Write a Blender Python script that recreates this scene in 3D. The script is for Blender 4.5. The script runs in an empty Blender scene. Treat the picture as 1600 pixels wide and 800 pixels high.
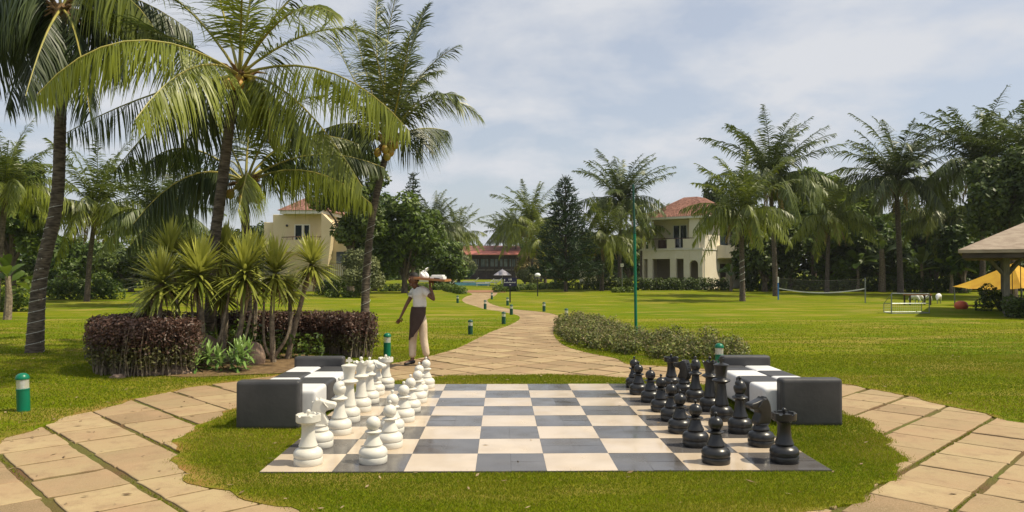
import bpy, bmesh, math, random
import numpy as np
from mathutils import Vector, Matrix, geometry
R = math.radians
PI = math.pi
random.seed(7); rng = np.random.default_rng(7)
S = bpy.context.scene
C = S.collection

# ---------------------------------------------------------------- camera
F_PX = 1168.0
YAW, PITCH, EYE = math.atan(16/F_PX), math.atan(22.5/F_PX), 1.7
cam_d = bpy.data.cameras.new('camera'); cam = bpy.data.objects.new('camera', cam_d); C.objects.link(cam)
cam_d.sensor_width = 36; cam_d.lens = 36*F_PX/1600; cam_d.clip_start = .05; cam_d.clip_end = 4000
cam.location = (0, 0, EYE); cam.rotation_euler = (PI/2+PITCH, 0, -YAW)
S.camera = cam
fw = Vector((math.sin(YAW)*math.cos(PITCH), math.cos(YAW)*math.cos(PITCH), math.sin(PITCH)))
rt = Vector((math.cos(YAW), -math.sin(YAW), 0)); up = rt.cross(fw)
def ray(px, py): return fw + rt*((px-800)/F_PX) + up*((400-py)/F_PX)
def at(px, py, Y):
    r = ray(px, py); return Vector((0, 0, EYE)) + r*(Y/r.y)
def gr(px, py):
    r = ray(px, py); return Vector((0, 0, EYE)) + r*(-EYE/r.z)

# ---------------------------------------------------------------- light
SUN_EL, SUN_AZ = R(58), R(98)          # azimuth clockwise from +Y: the sun stands to the right, a touch behind the camera
w = bpy.data.worlds.new('World'); S.world = w; w.use_nodes = True
nt = w.node_tree; nt.nodes.clear()
def N(t, **k):
    n = nt.nodes.new(t)
    for a, b in k.items(): setattr(n, a, b)
    return n
sky = N('ShaderNodeTexSky', sky_type='NISHITA'); sky.sun_disc = False
sky.sun_elevation = SUN_EL; sky.sun_rotation = SUN_AZ; sky.air_density = 1.0; sky.dust_density = 2.2; sky.ozone_density = 1.2
tc = N('ShaderNodeTexCoord'); sx = N('ShaderNodeSeparateXYZ'); nt.links.new(tc.outputs['Generated'], sx.inputs[0])
zz = N('ShaderNodeMath', operation='MAXIMUM'); nt.links.new(sx.outputs[2], zz.inputs[0]); zz.inputs[1].default_value = 0
za = N('ShaderNodeMath', operation='ADD'); nt.links.new(zz.outputs[0], za.inputs[0]); za.inputs[1].default_value = .22
dx = N('ShaderNodeMath', operation='DIVIDE'); dy = N('ShaderNodeMath', operation='DIVIDE')
nt.links.new(sx.outputs[0], dx.inputs[0]); nt.links.new(za.outputs[0], dx.inputs[1])
nt.links.new(sx.outputs[1], dy.inputs[0]); nt.links.new(za.outputs[0], dy.inputs[1])
cx = N('ShaderNodeCombineXYZ'); nt.links.new(dx.outputs[0], cx.inputs[0]); nt.links.new(dy.outputs[0], cx.inputs[1])
n1 = N('ShaderNodeTexNoise'); n1.inputs['Scale'].default_value = 1.7; n1.inputs['Detail'].default_value = 8; n1.inputs['Roughness'].default_value = .58; n1.inputs['Distortion'].default_value = .15
nt.links.new(cx.outputs[0], n1.inputs['Vector'])
n2 = N('ShaderNodeTexNoise'); n2.inputs['Scale'].default_value = .55; n2.inputs['Detail'].default_value = 3
nt.links.new(cx.outputs[0], n2.inputs['Vector'])
r1 = N('ShaderNodeValToRGB'); r1.color_ramp.elements[0].position = .42; r1.color_ramp.elements[0].color = (.50,)*3+(1,); r1.color_ramp.elements[1].position = .60; r1.color_ramp.elements[1].color = (1,)*3+(1,)
nt.links.new(n1.outputs['Fac'], r1.inputs[0])
cc = N('ShaderNodeMix', data_type='RGBA'); nt.links.new(n2.outputs['Fac'], cc.inputs[0])
cc.inputs[6].default_value = (4.2, 4.5, 5.0, 1); cc.inputs[7].default_value = (6.1, 6.15, 6.35, 1)
mx = N('ShaderNodeMix', data_type='RGBA')
nt.links.new(r1.outputs[0], mx.inputs[0]); nt.links.new(sky.outputs[0], mx.inputs[6]); nt.links.new(cc.outputs[2], mx.inputs[7])
bg = N('ShaderNodeBackground'); bg.inputs[1].default_value = .115; nt.links.new(mx.outputs[2], bg.inputs[0])
wo = N('ShaderNodeOutputWorld'); nt.links.new(bg.outputs[0], wo.inputs[0])
sd = bpy.data.lights.new('sun', 'SUN'); sd.energy = 4.6; sd.angle = R(.6); sd.color = (1, .89, .68)
so = bpy.data.objects.new('sun', sd); C.objects.link(so)
sdir = Vector((math.sin(SUN_AZ)*math.cos(SUN_EL), math.cos(SUN_AZ)*math.cos(SUN_EL), math.sin(SUN_EL)))
so.rotation_euler = sdir.to_track_quat('Z', 'Y').to_euler(); so.location = (20, -5, 30)
S.view_settings.view_transform = 'Standard'; S.view_settings.look = 'None'; S.view_settings.gamma = 1
S.view_settings.exposure = 0.22
S.cycles.max_bounces = 6; S.cycles.diffuse_bounces = 3; S.cycles.glossy_bounces = 3; S.cycles.transparent_max_bounces = 6; S.cycles.transmission_bounces = 4

# ---------------------------------------------------------------- materials
def mat(name, c1, c2=None, rough=.6, scale=5, bump=0, bscale=None, spec=.4, transl=0, tint=False, metal=0, detail=5, alpha=None, stretch=None, lo=.35, hi=.65, tcol=None):
    m = bpy.data.materials.new(name); m.use_nodes = True; t = m.node_tree; n = t.nodes; n.clear()
    L = t.links.new
    b = n.new('ShaderNodeBsdfPrincipled'); o = n.new('ShaderNodeOutputMaterial')
    b.inputs['Roughness'].default_value = rough; b.inputs['Specular IOR Level'].default_value = spec; b.inputs['Metallic'].default_value = metal
    col = None
    tcn = n.new('ShaderNodeTexCoord'); vec = tcn.outputs['Object']
    if stretch:
        mp = n.new('ShaderNodeMapping'); mp.inputs['Scale'].default_value = stretch; L(vec, mp.inputs[0]); vec = mp.outputs[0]
    if name == 'grass_blade':
        a = n.new('ShaderNodeAttribute'); a.attribute_name = 'tint'; rp = n.new('ShaderNodeValToRGB'); L(a.outputs['Fac'], rp.inputs[0]); el = rp.color_ramp.elements; el[0].color = (*c1, 1); el[1].color = (.36, .25, .09, 1); e_ = el.new(.78); e_.color = (*c2, 1); L(rp.outputs[0], b.inputs['Base Color']); col = rp.outputs[0]
    elif c2 is None: b.inputs['Base Color'].default_value = (*c1, 1)
    else:
        mixn = n.new('ShaderNodeMix'); mixn.data_type = 'RGBA'
        mixn.inputs[6].default_value = (*c1, 1); mixn.inputs[7].default_value = (*c2, 1)
        if tint:
            a = n.new('ShaderNodeAttribute'); a.attribute_name = 'tint'; L(a.outputs['Fac'], mixn.inputs[0])
        else:
            ns = n.new('ShaderNodeTexNoise'); ns.inputs['Scale'].default_value = scale; ns.inputs['Detail'].default_value = detail
            L(vec, ns.inputs['Vector']); mr = n.new('ShaderNodeMapRange'); mr.inputs[1].default_value = lo; mr.inputs[2].default_value = hi
            L(ns.outputs['Fac'], mr.inputs[0]); L(mr.outputs[0], mixn.inputs[0])
        L(mixn.outputs[2], b.inputs['Base Color']); col = mixn.outputs[2]
    if bump:
        nb = n.new('ShaderNodeTexNoise'); nb.inputs['Scale'].default_value = bscale or scale*4; nb.inputs['Detail'].default_value = 4; L(vec, nb.inputs['Vector'])
        bp = n.new('ShaderNodeBump'); bp.inputs['Strength'].default_value = min(1, bump); bp.inputs['Distance'].default_value = .02
        L(nb.outputs['Fac'], bp.inputs['Height']); L(bp.outputs[0], b.inputs['Normal'])
    if alpha is not None: b.inputs['Alpha'].default_value = alpha
    sh = b.outputs[0]
    if transl:
        tr = n.new('ShaderNodeBsdfTranslucent')
        if tcol: tr.inputs[0].default_value = (*tcol, 1)
        elif col: L(col, tr.inputs[0])
        else: tr.inputs[0].default_value = (*c1, 1)
        ms = n.new('ShaderNodeMixShader'); ms.inputs[0].default_value = transl
        L(b.outputs[0], ms.inputs[1]); L(tr.outputs[0], ms.inputs[2]); sh = ms.outputs[0]
    L(sh, o.inputs[0]); return m

M = {}
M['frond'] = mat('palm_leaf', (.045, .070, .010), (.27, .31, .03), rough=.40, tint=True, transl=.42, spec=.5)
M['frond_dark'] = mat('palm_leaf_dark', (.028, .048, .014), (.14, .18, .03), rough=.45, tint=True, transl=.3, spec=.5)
M['frond_c'] = mat('palm_leaf_mid', (.022, .042, .014), (.20, .24, .05), rough=.4, tint=True, transl=.33, spec=.55)
M['frond_dry'] = mat('palm_leaf_dry', (.20, .14, .05), (.38, .27, .09), rough=.7, tint=True, transl=.2)
M['rachis'] = mat('palm_rachis', (.24, .24, .05), (.36, .30, .07), rough=.5, scale=3)
M['trunk'] = mat('palm_trunk', (.045, .034, .025), (.15, .12, .09), rough=.9, scale=7, bump=1, bscale=14, stretch=(1, 1, 4))
M['bark'] = mat('tree_bark', (.06, .045, .03), (.15, .12, .09), rough=.95, scale=8, bump=1, stretch=(1, 1, .4))
M['coconut'] = mat('coconut_husk', (.42, .22, .03), (.30, .26, .04), rough=.5, scale=6)
M['fibre'] = mat('palm_fibre', (.10, .06, .03), (.30, .18, .07), rough=.95, scale=18, bump=1)
M['leaf_mid'] = mat('leaf_mid', (.035, .072, .009), (.17, .24, .028), rough=.5, tint=True, transl=.3)
M['leaf_dark'] = mat('leaf_dark', (.028, .055, .012), (.14, .185, .03), rough=.5, tint=True, transl=.3)
M['leaf_light'] = mat('leaf_light', (.07, .12, .012), (.26, .32, .04), rough=.45, tint=True, transl=.35)
M['leaf_olive'] = mat('leaf_olive', (.06, .08, .028), (.22, .24, .085), rough=.6, tint=True, transl=.25)
M['leaf_brown'] = mat('leaf_brown', (.10, .08, .03), (.30, .25, .09), rough=.6, tint=True, transl=.25)
M['leaf_purple'] = mat('leaf_purple', (.040, .024, .016), (.17, .088, .062), rough=.45, tint=True, transl=.25)
M['leaf_inner'] = mat('leaf_inner', (.05, .05, .016), (.17, .16, .045), rough=.6, tint=True, transl=.25)
M['needle'] = mat('pine_needle', (.014, .032, .012), (.05, .09, .025), rough=.6, tint=True, transl=.1)
M['blade'] = mat('spiky_leaf', (.07, .105, .010), (.46, .47, .09), rough=.38, tint=True, transl=.3, spec=.5)
M['dead'] = mat('dead_leaf', (.16, .10, .05), (.36, .27, .15), rough=.8, tint=True, transl=.15)
M['stem'] = mat('stem', (.13, .10, .07), (.30, .24, .17), rough=.9, scale=14, bump=.8)
M['grass'] = mat('grass_blade', (.085, .145, .003), (.27, .275, .012), rough=.7, spec=.15, tint=True, transl=.35)
M['soil'] = mat('soil', (.11, .065, .028), (.20, .13, .06), rough=1, scale=9, bump=1)
M['rock'] = mat('rock', (.16, .11, .08), (.30, .21, .15), rough=.95, scale=4, bump=1)
M['piece_white'] = mat('white_plastic', (.60, .575, .50), (.66, .64, .575), rough=.42, scale=9, bump=.04, bscale=30)
M['piece_grime'] = mat('cream_plastic', (.66, .58, .44), (.76, .72, .62), rough=.45, scale=7, bump=.04)
M['piece_black'] = mat('black_plastic', (.007, .007, .007), (.020, .020, .020), rough=.32, scale=7, bump=.05, bscale=25, spec=.55)
M['bench_black'] = mat('black_leatherette', (.040, .040, .042), (.060, .059, .060), rough=.48, scale=3, bump=.10, bscale=22)
M['bench_white'] = mat('white_leatherette', (.60, .60, .60), (.68, .68, .68), rough=.5, scale=3, bump=.08, bscale=22)
M['green'] = mat('green_paint', (.0, .13, .065), (.0, .16, .085), rough=.35, scale=6)
M['green_dark'] = mat('dark_green_paint', (.008, .06, .04), (.012, .08, .05), rough=.4, scale=6)
M['metal'] = mat('grey_metal', (.14, .17, .16), (.24, .26, .25), rough=.4, metal=.4, scale=8)
M['black'] = mat('black_paint', (.02, .02, .022), rough=.5)
M['white'] = mat('white_paint', (.78, .78, .76), (.70, .70, .68), rough=.6, scale=3)
M['shirt'] = mat('white_shirt', (.72, .72, .70), (.64, .63, .60), rough=.8, scale=7, bump=.5, bscale=9)
M['apron'] = mat('brown_apron', (.045, .027, .022), (.065, .04, .032), rough=.8, scale=8, bump=.4, bscale=8)
M['trousers'] = mat('beige_trousers', (.56, .44, .31), (.66, .55, .42), rough=.85, scale=6, bump=.5, bscale=9)
M['skin'] = mat('skin', (.12, .055, .03), (.16, .075, .042), rough=.5, scale=9)
M['hair'] = mat('hair', (.008, .007, .006), rough=.7)
M['wood'] = mat('wood', (.30, .13, .05), (.42, .20, .08), rough=.5, scale=5, stretch=(1, 6, 6))
M['glass_dark'] = mat('window_glass', (.02, .03, .04), rough=.08, spec=.9)
M['stucco'] = mat('cream_stucco', (.74, .67, .52), (.80, .74, .60), rough=.9, scale=.8, bump=.3, bscale=20)
M['stucco_y'] = mat('yellow_stucco', (.66, .53, .32), (.72, .60, .38), rough=.9, scale=.8, bump=.3, bscale=20)
M['trim'] = mat('pale_trim', (.74, .70, .60), rough=.8)
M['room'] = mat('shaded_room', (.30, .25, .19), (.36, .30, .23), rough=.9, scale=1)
M['rail'] = mat('brown_rail', (.10, .05, .035), rough=.5)
M['tile'] = mat('roof_tile', (.10, .038, .025), (.30, .15, .11), rough=.85, scale=5, bump=1, bscale=10, detail=8)
M['tile_far'] = mat('brown_roof', (.16, .065, .05), (.22, .095, .07), rough=.85, scale=2)
M['tile_pink'] = mat('red_eave', (.36, .12, .09), rough=.7)
M['dark_wood'] = mat('dark_timber', (.035, .025, .022), (.07, .05, .04), rough=.7, scale=2)
M['thatch'] = mat('shingle_roof', (.26, .20, .15), (.36, .29, .22), rough=.9, scale=3, bump=.6, bscale=14, stretch=(1, 1, 5))
M['gaz'] = mat('weathered_timber', (.13, .12, .09), (.21, .19, .15), rough=.85, scale=5, stretch=(4, 4, .6))
M['yellow'] = mat('yellow_canvas', (.66, .40, .03), (.56, .30, .02), rough=.8, scale=1.6, bump=.4, bscale=4, transl=.25)
M['pool'] = mat('pool_tile', (.16, .42, .58), (.25, .55, .70), rough=.3, scale=1)
M['clay'] = mat('clay_strip', (.22, .10, .05), (.28, .15, .08), rough=1, scale=1)
M['navy'] = mat('navy_board', (.012, .012, .05), rough=.5)
M['blue'] = mat('blue_paint', (.03, .16, .45), rough=.5)
M['orange'] = mat('orange_plastic', (.60, .12, .05), rough=.5)
M['canvas'] = mat('grey_canvas', (.42, .40, .46), rough=.8, transl=.2)
M['wire'] = mat('pale_wire', (.5, .5, .46), rough=.6)
M['net'] = mat('net_cord', (.10, .10, .09), rough=.9)

# translucent lamp body
m = bpy.data.materials.new('frosted_lens'); m.use_nodes = True
b = m.node_tree.nodes['Principled BSDF']; b.inputs['Base Color'].default_value = (.82, .80, .74, 1); b.inputs['Roughness'].default_value = .25
b.inputs['Alpha'].default_value = .38; M['lens'] = m

# lawn: greens, worn yellow areas, bare earth round the paving's inner edge
def lawn_mat():
    m = bpy.data.materials.new('lawn'); m.use_nodes = True; t = m.node_tree; n = t.nodes; L = t.links.new
    b = n['Principled BSDF']; b.inputs['Roughness'].default_value = .9; b.inputs['Specular IOR Level'].default_value = .04
    tcn = n.new('ShaderNodeTexCoord')
    def noise(s, d=5, sc=None, r=.5):
        q = n.new('ShaderNodeTexNoise'); q.inputs['Scale'].default_value = s; q.inputs['Detail'].default_value = d; q.inputs['Roughness'].default_value = r
        v = tcn.outputs['Object']
        if sc:
            mp = n.new('ShaderNodeMapping'); mp.inputs['Scale'].default_value = sc; L(v, mp.inputs[0]); v = mp.outputs[0]
        L(v, q.inputs['Vector']); return q.outputs['Fac']
    def ramp(f, a, b_):
        q = n.new('ShaderNodeMapRange'); q.inputs[1].default_value = a; q.inputs[2].default_value = b_; L(f, q.inputs[0]); return q.outputs[0]
    def mixc(f, a, b_):
        q = n.new('ShaderNodeMix'); q.data_type = 'RGBA'; L(f, q.inputs[0])
        for i, v in ((6, a), (7, b_)):
            if isinstance(v, tuple): q.inputs[i].default_value = (*v, 1)
            else: L(v, q.inputs[i])
        return q.outputs[2]
    c = mixc(ramp(noise(.22, 6, r=.6), .38, .62), (.095, .165, .002), (.235, .235, .007))
    c = mixc(ramp(noise(2.2, 8, r=.7), .42, .66), c, (.13, .165, .002))
    c = mixc(ramp(noise(60, 3), .35, .70), c, (.09, .125, .003))
    c = mixc(ramp(noise(.5, 7, (.6, 2.2, 1), .65), .50, .68), c, (.30, .225, .06))
    a = n.new('ShaderNodeAttribute'); a.attribute_name = 'earth'
    s = n.new('ShaderNodeMath'); s.operation = 'MULTIPLY'; L(a.outputs['Fac'], s.inputs[0]); L(ramp(noise(3.5, 5), .36, .60), s.inputs[1])
    c = mixc(s.outputs[0], c, (.27, .15, .05))
    L(c, b.inputs['Base Color'])
    bp = n.new('ShaderNodeBump'); bp.inputs['Strength'].default_value = .8; bp.inputs['Distance'].default_value = .03
    L(noise(45, 4), bp.inputs['Height']); L(bp.outputs[0], b.inputs['Normal'])
    return m
M['lawn'] = lawn_mat()

def stone_mat():
    m = bpy.data.materials.new('sandstone'); m.use_nodes = True; t = m.node_tree; n = t.nodes; L = t.links.new
    b = n['Principled BSDF']; b.inputs['Roughness'].default_value = .85; b.inputs['Specular IOR Level'].default_value = .25
    tcn = n.new('ShaderNodeTexCoord')
    a = n.new('ShaderNodeAttribute'); a.attribute_name = 'tint'
    def mixc(f, a_, b_):
        q = n.new('ShaderNodeMix'); q.data_type = 'RGBA'; L(f, q.inputs[0])
        for i, v in ((6, a_), (7, b_)):
            if isinstance(v, tuple): q.inputs[i].default_value = (*v, 1)
            else: L(v, q.inputs[i])
        return q.outputs[2]
    def noise(s, d, lo, hi, sc=None):
        q = n.new('ShaderNodeTexNoise'); q.inputs['Scale'].default_value = s; q.inputs['Detail'].default_value = d; q.inputs['Roughness'].default_value = .65
        v = tcn.outputs['Object']
        if sc:
            mp = n.new('ShaderNodeMapping'); mp.inputs['Scale'].default_value = sc; mp.inputs['Rotation'].default_value = (0, 0, R(45)); L(v, mp.inputs[0]); v = mp.outputs[0]
        L(v, q.inputs['Vector']); r_ = n.new('ShaderNodeMapRange'); r_.inputs[1].default_value = lo; r_.inputs[2].default_value = hi; L(q.outputs['Fac'], r_.inputs[0]); return r_.outputs[0]
    c = mixc(a.outputs['Fac'], (.20, .142, .072), (.40, .31, .165))
    c = mixc(noise(1.6, 6, .40, .72), c, (.33, .215, .12))
    c = mixc(noise(5, 8, .50, .78), c, (.22, .145, .08))
    c = mixc(noise(7, 8, .60, .74, (1, 6, 1)), c, (.29, .19, .10))
    c = mixc(noise(90, 2, .45, .8), c, (.36, .26, .16))
    L(c, b.inputs['Base Color'])
    bp = n.new('ShaderNodeBump'); bp.inputs['Strength'].default_value = .45; bp.inputs['Distance'].default_value = .006
    L(noise(30, 6, .2, .8), bp.inputs['Height']); L(bp.outputs[0], b.inputs['Normal'])
    return m
M['stone'] = stone_mat()

def tile_mat(name, c, c2):
    m = mat(name, c, c2, rough=.14, scale=2.2, spec=.5, lo=.4, hi=.75)
    t = m.node_tree; b = [x for x in t.nodes if x.type == 'BSDF_PRINCIPLED'][0]
    q = t.nodes.new('ShaderNodeTexNoise'); q.inputs['Scale'].default_value = 3.2; q.inputs['Detail'].default_value = 6
    tcn = t.nodes.new('ShaderNodeTexCoord'); t.links.new(tcn.outputs['Object'], q.inputs['Vector'])
    r_ = t.nodes.new('ShaderNodeMapRange'); r_.inputs[1].default_value = .4; r_.inputs[2].default_value = .7; r_.inputs[3].default_value = .10; r_.inputs[4].default_value = .30
    t.links.new(q.outputs['Fac'], r_.inputs[0]); t.links.new(r_.outputs[0], b.inputs['Roughness']); return m
M['sq_light'] = tile_mat('cream_tile', (.57, .47, .355), (.45, .355, .25))
M['sq_dark'] = tile_mat('charcoal_tile', (.085, .078, .074), (.125, .115, .108))
M['sq_dark'].node_tree.nodes['Principled BSDF'].inputs['Specular IOR Level'].default_value = .38
M['sq_joint'] = mat('tile_joint', (.10, .09, .08), rough=.8)

# ---------------------------------------------------------------- helpers
def tag(o, label=None, cat=None, group=None, kind=None):
    if label: o['label'] = label
    if cat: o['category'] = cat
    if group: o['group'] = group
    if kind: o['kind'] = kind
    return o
def thing(name, label, cat, loc=(0, 0, 0), rz=0, group=None):
    o = bpy.data.objects.new(name, None); C.objects.link(o); o.empty_display_size = .1
    o.location = loc; o.rotation_euler = (0, 0, rz); return tag(o, label, cat, group)
def link(name, me, m, parent=None):
    o = bpy.data.objects.new(name, me); C.objects.link(o)
    if m is not None:
        for x in (m if isinstance(m, list) else [m]): me.materials.append(x)
    if parent is not None: o.parent = parent
    return o
def dup(root, loc=None, rz=None, sc=None, label=None):
    r = root.copy(); C.objects.link(r)
    if loc is not None: r.location = loc
    if rz is not None: r.rotation_euler = (0, 0, rz)
    if sc is not None: r.scale = (sc, sc, sc) if not isinstance(sc, tuple) else sc
    if label: r['label'] = label
    for ch in list(root.children):
        c = ch.copy(); C.objects.link(c); c.parent = r
        for g in list(ch.children):
            d = g.copy(); C.objects.link(d); d.parent = c
    return r
def np_obj(name, V, Fc, m, parent=None, tint=None, smooth=False, attr='tint'):
    V = np.asarray(V, dtype=np.float32); Fc = np.asarray(Fc, dtype=np.int32)
    me = bpy.data.meshes.new(name); k = Fc.shape[1]; nf = len(Fc)
    me.vertices.add(len(V)); me.vertices.foreach_set('co', V.ravel())
    me.loops.add(nf*k); me.loops.foreach_set('vertex_index', Fc.ravel())
    me.polygons.add(nf); me.polygons.foreach_set('loop_start', np.arange(0, nf*k, k, dtype=np.int32))
    me.update(calc_edges=True)
    if tint is not None:
        a = me.attributes.new(attr, 'FLOAT', 'POINT'); a.data.foreach_set('value', np.asarray(tint, dtype=np.float32))
    if smooth: me.shade_smooth()
    return link(name, me, m, parent)
class MB:
    def __init__(s): s.v = []; s.f = []; s.mi = []
    def add(s, vs, fs, mi=0):
        o = len(s.v); s.v += [tuple(p) for p in vs]; s.f += [[i+o for i in f] for f in fs]; s.mi += [mi]*len(fs); return s
    def box(s, x0, x1, y0, y1, z0, z1, mi=0, T=None):
        vs = [Vector((x, y, z)) for z in (z0, z1) for y in (y0, y1) for x in (x0, x1)]
        if T is not None: vs = [T @ p for p in vs]
        return s.add(vs, [(0, 2, 3, 1), (4, 5, 7, 6), (0, 1, 5, 4), (2, 6, 7, 3), (0, 4, 6, 2), (1, 3, 7, 5)], mi)
    def tube(s, pts, rad, seg=8, mi=0, cap=True):
        pts = [Vector(p) for p in pts]; n = len(pts)
        if not hasattr(rad, '__len__'): rad = [rad]*n
        vs = []; pr = None
        for i, p in enumerate(pts):
            t = (pts[min(i+1, n-1)]-pts[max(i-1, 0)]).normalized()
            if pr is None: pr = t.orthogonal().normalized()
            pr = (pr-t*pr.dot(t)).normalized(); q = t.cross(pr)
            for k in range(seg):
                a = 2*PI*k/seg; vs.append(p+(pr*math.cos(a)+q*math.sin(a))*rad[i])
        fs = [(i*seg+k, i*seg+(k+1) % seg, (i+1)*seg+(k+1) % seg, (i+1)*seg+k) for i in range(n-1) for k in range(seg)]
        if cap: fs += [tuple(range(seg))[::-1], tuple(range((n-1)*seg, n*seg))]
        return s.add(vs, fs, mi)
    def lathe(s, prof, seg=32, o=(0, 0, 0), mi=0, mod=None):
        vs = []
        for j, (r, z) in enumerate(prof):
            for k in range(seg):
                a = 2*PI*k/seg; rr, z2 = (r, z) if mod is None else mod(r, z, a, j)
                vs.append((o[0]+rr*math.cos(a), o[1]+rr*math.sin(a), o[2]+z2))
        n = len(prof)
        fs = [(i*seg+k, i*seg+(k+1) % seg, (i+1)*seg+(k+1) % seg, (i+1)*seg+k) for i in range(n-1) for k in range(seg)]
        fs += [tuple(range(seg))[::-1], tuple(range((n-1)*seg, n*seg))]
        return s.add(vs, fs, mi)
    def ball(s, c, r, seg=14, rings=9, sc=(1, 1, 1), mi=0):
        pr = [(max(1e-4, math.sin(PI*i/rings)), -math.cos(PI*i/rings)) for i in range(rings+1)]
        vs = [(c[0]+r*sc[0]*p[0]*math.cos(2*PI*k/seg), c[1]+r*sc[1]*p[0]*math.sin(2*PI*k/seg), c[2]+r*sc[2]*p[1]) for p in pr for k in range(seg)]
        fs = [(i*seg+k, i*seg+(k+1) % seg, (i+1)*seg+(k+1) % seg, (i+1)*seg+k) for i in range(rings) for k in range(seg)]
        return s.add(vs, fs, mi)
    def prism(s, poly, y0, y1, mi=0):      # poly in x,z; extruded along y
        n = len(poly); vs = [(x, y0, z) for x, z in poly]+[(x, y1, z) for x, z in poly]
        return s.add(vs, [tuple(range(n)), tuple(range(n, 2*n))[::-1]]+[(i, i+n, (i+1) % n+n, (i+1) % n) for i in range(n)], mi)
    def build(s, name, m, parent=None, smooth=False, bevel=0, bseg=2, sub=0, angle=40):
        me = bpy.data.meshes.new(name); me.from_pydata(s.v, [], s.f)
        bm = bmesh.new(); bm.from_mesh(me); 
        for f, i in zip(bm.faces, s.mi): f.material_index = i
        bmesh.ops.recalc_face_normals(bm, faces=bm.faces)
        if bevel: bmesh.ops.bevel(bm, geom=[e for e in bm.edges if len(e.link_faces) == 2 and e.calc_face_angle(0) > R(35)], offset=bevel, segments=bseg, affect='EDGES', profile=.6)
        bm.to_mesh(me); bm.free()
        if smooth: 
            me.shade_smooth()
            try: me.set_sharp_from_angle(angle=R(angle))
            except Exception: pass
        o = link(name, me, m, parent)
        if sub:
            md = o.modifiers.new('sub', 'SUBSURF'); md.levels = md.render_levels = sub
        return o

# ---------------------------------------------------------------- ground, lawn, paving
IC, IR = Vector((.35, 8.5, 0)), 3.7
def wob(a, s=1): return .035*math.sin(7*a+s)+.03*math.sin(13*a+2*s)+.035*math.sin(29*a+s*3)+.02*math.sin(61*a+s)
isl = []
for k in range(220):
    a = 2*PI*k/220; r = IR+wob(a, 1)+random.uniform(-.015, .015)
    isl.append((IC.x+r*math.cos(a), IC.y+r*math.sin(a)))
Lp = [(669, 557), (719, 542), (766, 519), (797, 507.5), (812, 498), (806, 492), (780, 486.5), (757, 483), (741, 478), (728, 474), (722, 469), (727, 464), (738, 460), (732, 457.3)]
Rp = [(778, 457.3), (773, 462.5), (762, 468), (766, 474), (783, 479.5), (802, 483), (842, 487), (866, 491), (876, 497), (874, 505), (867, 514), (865, 523), (878, 537), (905, 548), (964, 560)]
Lg = [gr(*p) for p in Lp]; Rg = [gr(*p) for p in Rp]
def ringpt(a, s): 
    r = 5.38+wob(a, s)+random.uniform(-.02, .02); return (IC.x+r*math.cos(a), IC.y+r*math.sin(a))
def smoothline(P, n=5):
    out = []
    for i in range(len(P)-1):
        p0, p1, p2, p3 = P[max(i-1, 0)], P[i], P[i+1], P[min(i+2, len(P)-1)]
        for k in range(n):
            t = k/n; out.append(tuple((.5*((2*p1)+(p2-p0)*t+(2*p0-5*p1+4*p2-p3)*t*t+(3*p1-p0-3*p2+p3)*t**3))[:2]))
    return out+[tuple(P[-1][:2])]
paveL = [(-14, -3), (-14, 6.2), (-8, 6.6), (-5.75, 6.9)]+[ringpt(a, 2) for a in np.linspace(PI+.2, PI*.665, 46)]
aR = math.atan2(Rg[-1].y-IC.y, Rg[-1].x-IC.x)
paveR = [ringpt(a, 4) for a in np.linspace(aR-.06, -.02, 60)]+[(6.0, 8.0), (8.5, 7.4), (14, 7.2), (14, -3)]
pave = paveL+smoothline(Lg)+smoothline(Rg)+paveR
def inpoly(P, poly):
    P = np.asarray(P); x, y = P[:, 0], P[:, 1]; q = np.asarray(poly); ins = np.zeros(len(P), bool); j = len(q)-1
    for i in range(len(q)):
        xi, yi, xj, yj = q[i, 0], q[i, 1], q[j, 0], q[j, 1]
        c = ((yi > y) != (yj > y)) & (x < (xj-xi)*(y-yi)/((yj-yi) if yj != yi else 1e-9)+xi); ins ^= c; j = i
    return ins
def is_lawn(P): return (~inpoly(P, pave)) | inpoly(P, isl)

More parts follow.
